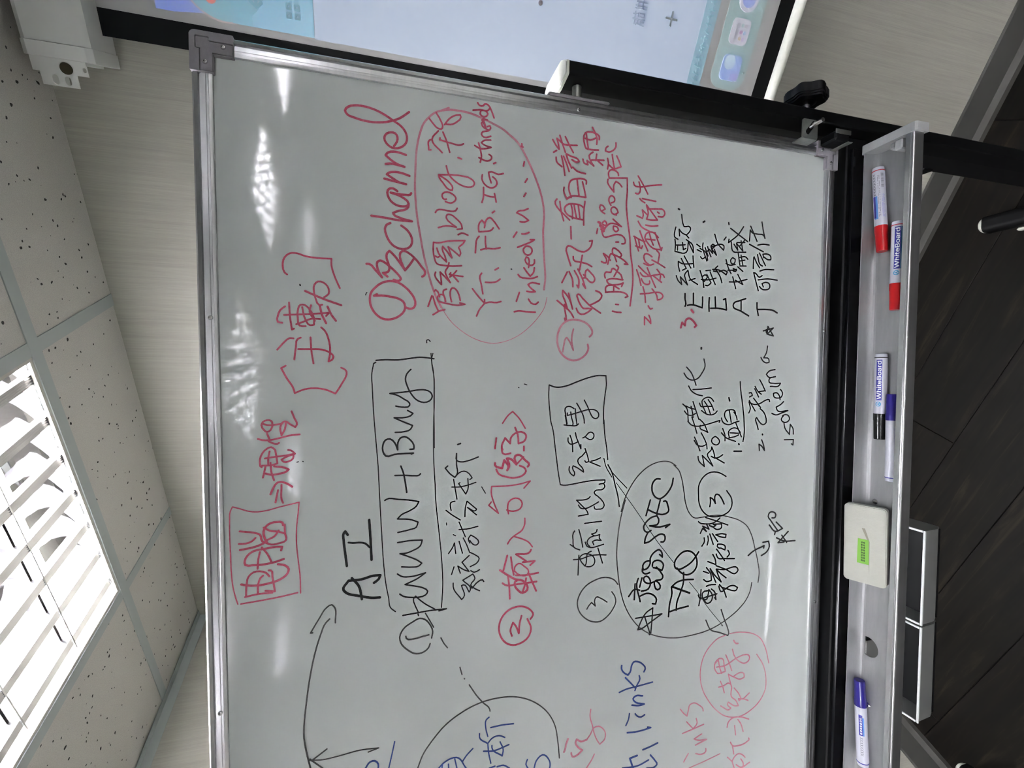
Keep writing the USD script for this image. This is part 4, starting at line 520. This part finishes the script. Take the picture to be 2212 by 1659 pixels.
wb.part('pivot_plate', prism(rrect(-0.0015, -0.4845, 0.0195, -0.3935, 0.006), 'x', 0.0219, 0.0262) if False else bx((0.0219, -0.004, -0.4845), (0.0262, 0.019, -0.3935), 0.0018), MAT['cap_grey'], 'dark grey plate on the edge of the frame')

# the writing: one flat ink mark per note, in 0.1 mm on the board (distance left of and below the upper right corner)
def smooth_line(P):
    P = np.array(P, float); n = len(P); out = [P[0]]; T = np.zeros_like(P); corner_ = np.zeros(n, bool)
    for i in range(n):
        if i in (0, n - 1): corner_[i] = True; continue
        a, b = P[i] - P[i - 1], P[i + 1] - P[i]
        la, lb = np.linalg.norm(a) + 1e-9, np.linalg.norm(b) + 1e-9
        corner_[i] = a @ b / la / lb < math.cos(math.radians(80))
        t = a / la * lb + b / lb * la; T[i] = t / (np.linalg.norm(t) + 1e-9)
    for i in range(n - 1):
        d = P[i + 1] - P[i]; L = np.linalg.norm(d)
        if L < 1e-9: continue
        t0, t1 = (d / L if corner_[i] else T[i]), (d / L if corner_[i + 1] else T[i + 1])
        k = max(2, min(7, int(L / 0.004) + 1))
        for s in np.linspace(0, 1, k + 1)[1:]:
            out.append((2*s**3-3*s**2+1) * P[i] + (s**3-2*s**2+s) * t0 * L + (3*s**2-2*s**3) * P[i + 1] + (s**3-s**2) * t1 * L)
    return out
for gi, (nm, col, lab, data) in enumerate(INK):
    shapes = []
    for k, st in enumerate(data.split(';')):
        w, pts = st.split(':')
        P = [(-int(a) * 1e-4, -int(b) * 1e-4) for a, b in (q.split(',') for q in pts.split())]
        P = smooth_line(P) if len(P) > 2 else P
        shapes.append(LineString(P).buffer(int(w) * 0.5e-4, quad_segs=3))
    g = unary_union(shapes).intersection(sbox(-BW + 0.001, -BH, 0, 0)).simplify(0.00005)
    m = prism(g, 'y', -0.00012 - 0.000012 * gi, 0.0)
    wb.part('handwriting', m, INKS[col], lab, smooth=False)

# ------------------------------------------------------------------ the flip stand that carries it, with its marker tray
st = Thing('whiteboard_stand', 'black metal flip-chart stand with oval posts holding the whiteboard, with an aluminium marker tray', 'whiteboard stand', base=(-0.335, 0.613, -EYE), stand=True)
ZF = -EYE
for rc, nm in ((0.410, 'right'), (-1.080, 'left')):
    out = Polygon([(rc - 0.013, 0.588), (rc + 0.005, 0.588), (rc + 0.0185, 0.612), (rc + 0.0185, 0.668), (rc + 0.012, 0.678), (rc - 0.005, 0.678), (rc - 0.018, 0.660), (rc - 0.018, 0.615)]).buffer(-0.003).buffer(0.003)
    zt = -0.2285
    po = st.part('post', prism(out, 'z', -1.515, zt), MAT['black'], smooth=35)
    st.part('end_cap', cat_(prism(out.buffer(0.0004), 'z', zt, zt + 0.003), prism(out.buffer(-0.002), 'z', zt + 0.003, zt + 0.0045)), MAT['white_plastic'], 'white plastic plug on top of the post', under=po, smooth=35)
    # foot: a level oval beam on two castors
    rf = rc - (0.0095 if rc > 0 else -0.0135)
    foot = rrect(rf - 0.021, -1.534, rf + 0.021, -1.490, 0.014)
    lg = st.part('foot', prism(foot, 'y', 0.37, 0.866), MAT['black'], smooth=40)
    for s, dd in ((1, 0.866), (-1, 0.37)):
        prof = []
        dome = trimesh.creation.icosphere(3, 1.0); v = dome.vertices * np.array([0.0205, 0.016, 0.0215]); keep = v.copy(); keep[:, 1] = np.maximum(v[:, 1], 0) if s > 0 else np.minimum(v[:, 1], 0)
        st.part('end_cap', trimesh.Trimesh(keep + np.array([rf, dd, -1.512]), dome.faces, process=False), MAT['white_plastic'], 'white rounded end plug of the foot', under=lg, smooth=40)
        wd = dd - s * 0.075
        st.part('castor', cat_(lathe([(0, -0.011), (0.022, -0.011), (0.025, -0.007), (0.025, 0.007), (0.022, 0.011), (0, 0.011)], 'x', (rf - 0.004, wd - s * 0.012, ZF + 0.025), 24), bx((rf - 0.019, wd - 0.014, ZF + 0.03), (rf + 0.011, wd + 0.014, ZF + 0.053), 0.003)), MAT['black_plastic'], under=lg)
        if s > 0: st.part('brake_pedal', bx((rf - 0.027, wd - 0.022, ZF + 0.040), (rf - 0.0195, wd + 0.026, ZF + 0.056), 0.003), MAT['white_plastic'], 'pale castor brake pedal', under=lg)
r0, r1 = -1.062, 0.392
bm = st.part('beam', bx((r0, 0.604, -0.764), (r1, 0.646, -0.7225), 0.002), MAT['black'])
st.part('backing_strip', bx((r0, 0.5975, -0.79), (r1 - 0.02, 0.6038, -0.7285), 0.0008), MAT['black_gloss'], 'glossy black strip behind the tray', under=bm)
st.part('crossbar', bx((r0, 0.727, -0.992), (r1 - 0.0, 0.755, -0.962), 0.003), MAT['black'])
for rc in (0.398, -1.068):
    st.part('crossbar_arm', bx((rc - 0.009, 0.652, -0.990), (rc + 0.009, 0.755, -0.964), 0.002), MAT['black'])
# pivot and clamp on the inside of the right post
st.part('pivot_pin', lathe([(0, 0.3665), (0.0062, 0.3665), (0.0066, 0.368), (0.0066, 0.3925), (0, 0.3925)], 'x', (0, 0.606, -0.247), 24), MAT['steel'], 'short steel pivot pin between frame and post')
st.part('pivot_pin', lathe([(0, 0.0), (0.0062, 0.0), (0.0062, 0.03), (0, 0.03)], 'x', (-1.064, 0.606, -0.247), 24), MAT['steel'])
pl_ = rrect(0.3656, -0.640, 0.3955, -0.611, 0.004).difference(LineString([(0.376, -0.6215), (0.3905, -0.6335)]).buffer(0.0040))
br = st.part('clamp_bracket', cat_(prism(pl_, 'y', 0.5845, 0.5863), bx((0.3656, 0.5855, -0.640), (0.3674, 0.6035, -0.611))), MAT['steel'], 'bent steel bracket with a slot')
st.part('bolt', lathe([(0, 0.0), (0.0030, 0.0004), (0.0033, 0.001), (0.0033, 0.022), (0, 0.022)], '-y', (0.3880, 0.5905, -0.6322), 16), MAT['chrome'], under=br)
lob = [(0.0300 + 0.0024 * math.cos(6 * t)) * np.array([math.cos(t), math.sin(t)]) for t in np.linspace(0, 2 * math.pi, 72, endpoint=False)]
lp = Polygon([(0.616 + a, -0.649 + b_) for a, b_ in lob])
st.part('hand_wheel', cat_(prism(lp.buffer(-0.004), 'x', 0.4395, 0.4425), prism(lp.buffer(-0.0015), 'x', 0.4425, 0.4455), prism(lp, 'x', 0.4455, 0.4555), prism(lp.buffer(-0.0015), 'x', 0.4555, 0.4590), prism(lp.buffer(-0.004), 'x', 0.4590, 0.4615), lathe([(0, 0.436), (0.009, 0.436), (0.015, 0.4395), (0, 0.4395)], 'x', (0, 0.616, -0.649), 20)), MAT['black_plastic'], 'black lobed hand wheel on the outside of the post', smooth=40)
st.part('wheel_stud', lathe([(0, 0.4275), (0.0062, 0.4275), (0.0062, 0.4362), (0, 0.4362)], 'x', (0, 0.616, -0.649), 16), MAT['chrome'])
st.part('stop_block', bx((0.3665, 0.575, -0.6935), (0.3815, 0.604, -0.665), 0.003), MAT['black_plastic'], 'black stop block below the bracket')
st.part('stop_clip', cat_(bx((0.3755, 0.5735, -0.694), (0.3825, 0.5752, -0.664), 0.0005), bx((0.3655, 0.5755, -0.700), (0.3668, 0.607, -0.690), 0.0005)), MAT['steel'], 'thin steel clip on the stop block')
# tray: back lip, sloping back, floor with a round hole, hollow front rail
tr0, tr1 = -1.03, 0.354
hole = Point(-0.4365, 0.562).buffer(0.0155, quad_segs=12)
floor_ = sbox(tr0, 0.5165, tr1, 0.568).difference(hole)
back = prism([(0.568, -0.7522), (0.568, -0.7505), (0.571, -0.7500), (0.5735, -0.7485), (0.5755, -0.7455), (0.577, -0.741), (0.5785, -0.7285), (0.580, -0.7285), (0.5785, -0.742), (0.5765, -0.7475), (0.574, -0.7508), (0.571, -0.7519)], 'x', tr0, tr1)
ridge = [bx((tr0, 0.5198, -0.7507), (tr1, 0.5208, -0.7499)), bx((tr0, 0.5225, -0.7507), (tr1, 0.5233, -0.7500))]
ty = st.part('marker_tray', cat_(prism(floor_, 'z', -0.7522, -0.7505), back, *ridge), MAT['alu_tray'], 'long aluminium marker tray under the board', smooth=20)
st.part('front_rail', fix(prism([(0.5165, -0.7522), (0.5165, -0.7266), (0.5160, -0.7260), (0.5095, -0.7260), (0.5090, -0.7268), (0.5082, -0.7268), (0.5078, -0.7260), (0.5066, -0.7263), (0.5056, -0.7270), (0.5049, -0.7281), (0.5046, -0.7293), (0.5046, -0.7440), (0.5060, -0.7452), (0.5148, -0.7452), (0.5148, -0.7522)], 'x', tr0, tr1)), MAT['alu'], 'aluminium front rail of the tray', under=ty, smooth=40)
capo = Polygon([(0.5015, -0.7490), (0.5015, -0.7275), (0.5035, -0.7242), (0.5800, -0.7262), (0.5830, -0.7285), (0.5830, -0.7500), (0.579, -0.7552), (0.5215, -0.7552), (0.5200, -0.7490)])
st.part('end_cap', cat_(prism(capo, 'x', 0.3535, 0.3665), bx((0.338, 0.5235, -0.7500), (0.3536, 0.5345, -0.729), 0.002), bx((0.344, 0.5355, -0.7500), (0.3536, 0.5445, -0.733), 0.002)), MAT['endcap'], 'grey plastic cap closing the end of the tray', under=ty)
for sx in (0.1995, 0.5304):
    st.part('screw', lathe([(0, 0.0026), (0.0025, 0.0023), (0.0042, 0.0008), (0.0044, 0), (0, 0)], 'z', (-sx, 0.5597, -0.7505), 20), MAT['chrome'], under=ty)
st.part('tray_strut', cat_(*[bx((q - 0.012, 0.56, -0.7635), (q + 0.012, 0.6045, -0.7523), 0.001) for q in (-0.1995, -0.5304, 0.22)]), MAT['black'], under=ty)

# two open plastic bins hooked on the crossbar
def bin_(s0, s1, label):
    t = Thing('storage_bin', label, 'storage bin', 'open grey bins under the tray', base=(-(s0 + s1) / 2, 0.70, -1.062), stand=True)
    a, b = -s1, -s0
    w = 0.0022
    pr = [(0.649, -0.998), (0.654, -1.040), (0.664, -1.060), (0.722, -1.060), (0.722, -0.996), (0.722 - w, -0.996), (0.722 - w, -1.060 + w), (0.665, -1.060 + w), (0.6565, -1.0392), (0.649 + w, -0.998)]
    t.part('body', fix(prism(pr, 'x', a + w, b - w)), MAT['bin'], smooth=20)
    side = [(0.649, -0.998), (0.654, -1.040), (0.664, -1.060), (0.722, -1.060), (0.722, -0.996)]
    for q0, q1 in ((a, a + w), (b - w, b)):
        t.part('side_wall', fix(prism(side, 'x', q0, q1)), MAT['bin'], smooth=20)
    t.part('added_dark_inner', cat_(bx((a + w, 0.7165, -1.055), (b - w, 0.7197, -0.9975)), bx((a + w + 0.0003, 0.660, -1.0575), (b - w - 0.0003, 0.7164, -1.045))), MAT['black'], 'black slabs added to darken the inside of the bin')  # black slabs added so the bin inside looks dark
    t.part('rim', cat_(bx((a - 0.001, 0.6465, -0.9995), (b + 0.001, 0.6505, -0.996), 0.0008), bx((b - 0.003, 0.6505, -0.9985), (b + 0.001, 0.722, -0.995), 0.0008), bx((a - 0.001, 0.6505, -0.9985), (a + 0.003, 0.722, -0.995), 0.0008)), MAT['endcap'])
    t.part('hook', cat_(bx(((a + b) / 2 - 0.03, 0.722, -0.998), ((a + b) / 2 + 0.03, 0.7242, -0.9585), 0.0005), bx(((a + b) / 2 - 0.03, 0.7222, -0.9615), ((a + b) / 2 + 0.03, 0.7575, -0.9590), 0.0005)), MAT['bin'])
bin_(0.297, 0.480, 'open grey plastic bin hanging under the tray below the eraser')
bin_(0.4855, 0.672, 'open grey plastic bin hanging under the tray below the round hole')

# ------------------------------------------------------------------ eraser leaning in the tray
er = Thing('whiteboard_eraser', 'white plastic whiteboard eraser with a green label, leaning in the tray', 'eraser', base=(-0.265, 0.535, -0.751), stand=True)
ca, sa = (0.055 ** 2 - 0.024 ** 2) ** 0.5 / 0.055, 0.024 / 0.055
def erase(m):                                  # local: x along, y 0..0.055 up the slope, z 0 at the top face
    v = m.vertices; w = np.c_[v[:, 0] - 0.264, 0.5268 + v[:, 1] * ca - v[:, 2] * sa, -0.7335 + v[:, 1] * sa + v[:, 2] * ca]
    a = math.radians(1.2); x, y = w[:, 0] + 0.264, w[:, 1] - 0.55
    w[:, 0], w[:, 1] = x * math.cos(a) - y * math.sin(a) - 0.264, x * math.sin(a) + y * math.cos(a) + 0.55
    return trimesh.Trimesh(w, m.faces, process=False)
bodyp = rrect(-0.061, 0, 0.061, 0.055, 0.006)
eb = er.part('body', erase(cat_(prism(bodyp, 'z', -0.0125, -0.0016), prism(bodyp.buffer(-0.0016), 'z', -0.0016, 0.0))), MAT['eraser'], smooth=30)
er.part('felt_pad', erase(prism(rrect(-0.058, 0.004, 0.058, 0.052, 0.003), 'z', -0.0175, -0.0125)), MAT['eraser_felt'])
lb = er.part('label_tape', erase(prism([(-0.030, 0.022), (0.0085, 0.0225), (0.0085, 0.0363), (-0.030, 0.0372)], 'z', 0.0, 0.0003)), MAT['tape'], 'small green label printed with a row of characters')
# eight small printed characters, too blurred in the photograph to read
rg = random.Random(3); chars = []
for k in range(8):
    x0 = -0.0262 + k * 0.0040
    for j in range(3): chars.append(LineString([(x0, 0.0278 + j * 0.0017), (x0 + 0.0028, 0.0278 + j * 0.0017 + rg.uniform(-.0003, .0003))]).buffer(0.00026))
    for j in range(2): chars.append(LineString([(x0 + 0.0007 + 0.0013 * j, 0.0272), (x0 + 0.0007 + 0.0013 * j + rg.uniform(-.0004, .0004), 0.0318)]).buffer(0.00026))
er.part('label_print', erase(prism(unary_union(chars), 'z', 0.0003, 0.00038)), MAT['print_black'], under=lb, smooth=False)
er.part('worn_mark', erase(prism([(0.0255, 0.0275), (0.0255, 0.0315), (0.006, 0.0235), (-0.048, 0.0215), (-0.048, 0.0222), (0.006, 0.0213)], 'z', 0.0, 0.00015)), MAT['worn'])

# ------------------------------------------------------------------ markers
def marker(s0, d0, s1, d1, cap, ring, label, roll, kind, z=-0.7420):
    """s0,d0: plain end; s1,d1: cap end. roll: where on the round barrel the printed side sits (degrees, 0 = up, + towards the viewer)"""
    L = 0.1335
    t = Thing('whiteboard_marker', label, 'marker pen', base=(-(s0 + s1) / 2, (d0 + d1) / 2, z - 0.0085), stand=True)
    c0 = np.array([-s0, d0]); c1 = np.array([-s1, d1]); u = (c1 - c0) / np.linalg.norm(c1 - c0); mid = (c0 + c1) / 2; o = mid - u * L / 2
    def put(m):                                # local: x from the plain end to the cap, y/z across
        v = m.vertices; nrm = np.array([-u[1], u[0]])
        w = np.c_[o[0] + u[0] * v[:, 0] + nrm[0] * v[:, 1], o[1] + u[1] * v[:, 0] + nrm[1] * v[:, 1], z + v[:, 2]]
        return trimesh.Trimesh(w, m.faces, process=False)
    R = 0.0083
    b = t.part('barrel', put(lathe([(0, 0.0), (0.0066, 0.0), (0.0077, 0.0008), (0.0079, 0.0065), (R, 0.0075), (R, 0.094), (0, 0.094)], 'x', n=40)), MAT['barrel'], smooth=40)
    t.part('ring', put(lathe([(0.0078, 0.0056), (0.00845, 0.0056), (0.00845, 0.0068), (0.0078, 0.0068)], 'x', n=40)), ring, under=b, smooth=40)
    t.part('cap', put(lathe([(0, 0.0935), (0.0086, 0.0935), (0.0088, 0.0945), (0.0087, 0.104), (0.0083, 0.1045), (0.0076, 0.1325), (0.0070, 0.1335), (0, 0.1335)], 'x', n=40)), cap, smooth=40)
    sgn = 1 if u[0] < 0 else -1                # +1 when the cap is on the left: lettering then reads from the cap
    def wrap(m, x0, a0, flip, lift):
        """flat lettering (x along the reading direction, y upwards) laid round the barrel"""
        v, f = trimesh.remesh.subdivide_to_size(m.vertices, m.faces, 0.0022)
        d = -1 if flip else 1
        xx = x0 + d * v[:, 0]
        ang = math.radians(a0) + d * sgn * 0 + (v[:, 1] / R) * (1 if True else -1)
        rr = R + lift + v[:, 2]
        toward = sgn if True else 1            # local +y points away from the viewer when the cap is on the right
        return xx, ang, rr, f
    def face(m, x0, deg, lift, reading):
        v, f = trimesh.remesh.subdivide_to_size(m.vertices, m.faces, 0.0025)
        xx = x0 + reading * v[:, 0]
        away = 1.0 if u[0] > 0 else -1.0       # sign of local y that points away from the viewer
        up = away * (1.0 if reading * u[0] > 0 else -1.0)   # lettering's upward direction goes away from the viewer when it reads to the right
        ang = -away * math.radians(deg) + up * v[:, 1] / R
        rr = R + lift + v[:, 2]
        w = np.c_[xx, rr * np.sin(ang), rr * np.cos(ang)]
        return put(trimesh.Trimesh(w, f, process=False))
    def patch(x0, x1, y0, y1, deg, lift, reading, mat, name, under=None, lab=None):
        nx, ny = 2, max(2, int(abs(y1 - y0) / 0.0008))
        gx, gy = np.meshgrid(np.linspace(x0, x1, nx), np.linspace(y0, y1, ny), indexing='ij')
        away = 1.0 if u[0] > 0 else -1.0
        up = away * (1.0 if reading * u[0] > 0 else -1.0)
        ang = -away * math.radians(deg) + up * gy / R
        V = []
        for rr in (R + lift, R - 0.0002): V.append(np.c_[gx.ravel(), (rr * np.sin(ang)).ravel(), (rr * np.cos(ang)).ravel()])
        n = nx * ny; F = []
        for i in range(nx - 1):
            for j in range(ny - 1):
                a, b2, c, e = i * ny + j, (i + 1) * ny + j, (i + 1) * ny + j + 1, i * ny + j + 1
                F += [(a, b2, c), (a, c, e), (a + n, c + n, b2 + n), (a + n, e + n, c + n)]
        for j in range(ny - 1):
            for i, s in ((0, 1), (nx - 1, -1)):
                a, e = i * ny + j, i * ny + j + 1
                F += [(a, e, e + n)[::s], (a, e + n, a + n)[::s]]
        m = put(trimesh.Trimesh(np.vstack(V), F, process=False))
        if m.volume < 0: m.invert()
        return t.part(name, m, mat, lab, under=under or b, smooth=60)
    if kind == 'front':                        # the side that reads WhiteBoard, with a round emblem before it
        rd = -1
        patch(0.0095, 0.0725, -0.0042, 0.0032, roll, 0.00006, rd, MAT['band_navy'], 'label_band')
        patch(0.0095, 0.0725, -0.0102, -0.0046, roll, 0.00005, rd, MAT['band_teal'] if ring is MAT['ring_red'] else MAT['barrel'], 'label_band')
        tm = meshkit.text_mesh('WhiteBoard', 0.0052, 0.00005, bold=True)
        wd = tm.bounds[1][0] - tm.bounds[0][0]; tm.apply_scale((0.060 / wd, 1.0, 1.0)); tm.apply_translation((-tm.bounds[0][0], -0.0030, 0))
        t.part('label_print', face(tm, 0.0712, roll, 0.0001, rd), MAT['print_white'], 'white word on the navy label band', under=b, smooth=False)
        ring_ = Point(0, 0).buffer(0.0036).difference(Point(0, 0).buffer(0.0027)); y3 = unary_union([LineString([(0, -0.0004), (0.0022 * math.cos(q), -0.0004 + 0.0022 * math.sin(q))]).buffer(0.00055) for q in (math.radians(90), math.radians(215), math.radians(325))])
        t.part('label_print', face(prism(unary_union([ring_, y3]), 'z', 0, 0.00005), 0.0785, roll, 0.00006, rd), MAT['emblem'], 'round blue emblem', under=b, smooth=False)
    elif kind == 'back':                       # small print, bar code and a blue band
        rd = -1
        patch(0.047, 0.083, 0.003, 0.0085, roll, 0.00006, rd, MAT['band_sky'], 'label_band')
        patch(0.047, 0.081, 0.0058, 0.0095, roll, 0.0001, rd, MAT['band_navy'], 'label_band')
        rr_ = random.Random(5)
        bars = [sbox(q * 0.0011, -0.0022, q * 0.0011 + rr_.choice((0.0003, 0.0006)), 0.0016) for q in range(22)]
        t.part('label_print', face(prism(unary_union(bars), 'z', 0, 0.00005).apply_translation((0, -0.0040, 0)), 0.034, roll, 0.0001, rd), MAT['print_grey'], 'bar code', under=b, smooth=False)
        tx = [sbox(q * 0.0011, y0, q * 0.0011 + 0.0007, y0 + 0.0008) for y0 in (0.0012, -0.0006) for q in range(60) if rr_.random() < 0.8]
        t.part('label_print', face(prism(unary_union(tx), 'z', 0, 0.00005), 0.080, roll, 0.0001, rd), MAT['print_grey'], under=b, smooth=False)
        tx = [sbox(q * 0.0011, y0, q * 0.0011 + 0.0008, y0 + 0.0009) for y0 in (-0.0035, -0.005, -0.0065) for q in range(34) if rr_.random() < 0.8]
        t.part('label_print', face(prism(unary_union(tx), 'z', 0, 0.00005), 0.082, roll, 0.0001, rd), MAT['print_lilac'], under=b, smooth=False)
        big = [LineString([(q * 0.0045, y0), (q * 0.0045 + 0.003, y1)]).buffer(0.0003) for q in range(8) for y0, y1 in ((0.0045, 0.0085), (0.0085, 0.0045), (0.0065, 0.0066))]
        t.part('label_print', face(prism(unary_union(big), 'z', 0, 0.00005), 0.046, roll, 0.0001, rd), MAT['print_grey'], under=b, smooth=False)
    else:                                      # blue pens: narrow blue band with white print, a column of grey print
        rd = -1
        patch(0.050, 0.082, -0.0005, 0.0045, roll, 0.00006, rd, MAT['band_navy'], 'label_band')
        patch(0.050, 0.078, 0.0045, 0.0065, roll, 0.00006, rd, MAT['band_sky'], 'label_band')
        ws = [sbox(q * 0.0038, 0.0010, q * 0.0038 + 0.0026, 0.0034).difference(sbox(q * 0.0038 + 0.0008, 0.0016, q * 0.0038 + 0.0017, 0.0027)) for q in range(7)]
        t.part('label_print', face(prism(unary_union(ws), 'z', 0, 0.00005), 0.0775, roll, 0.0001, rd), MAT['print_white'], under=b, smooth=False)
        big = [LineString([(q * 0.0036, y0), (q * 0.0036 + 0.0024, y1)]).buffer(0.00028) for q in range(8) for y0, y1 in ((0.0006, 0.0042), (0.0042, 0.0006))]
        t.part('label_print', face(prism(unary_union(big), 'z', 0, 0.00005), 0.047, roll, 0.0001, rd), MAT['print_grey'], under=b, smooth=False)
    return t
marker(-0.3292, 0.5672, -0.1940, 0.5560, MAT['cap_red'], MAT['ring_red'], 'red-capped whiteboard marker lying against the back of the tray, barcode side showing', 38, 'back')
marker(-0.2355, 0.5335, -0.1005, 0.5330, MAT['cap_red'], MAT['ring_red'], 'red-capped whiteboard marker at the front rail, blue label with a white word showing', 30, 'front', z=-0.7418)
marker(-0.0352, 0.5518, 0.0975, 0.5500, MAT['cap_black'], MAT['print_black'], 'black-capped whiteboard marker in the tray', 18, 'front')
marker(0.1600, 0.5300, 0.0265, 0.5325, MAT['cap_blue'], MAT['band_navy'], 'blue-capped whiteboard marker squeezed between the black marker and the front rail', 60, 'blue', z=-0.7418)
marker(0.6270, 0.5575, 0.4930, 0.5680, MAT['cap_blue'], MAT['band_navy'], 'blue-capped whiteboard marker lying alone in the tray beside the round hole', 20, 'blue')
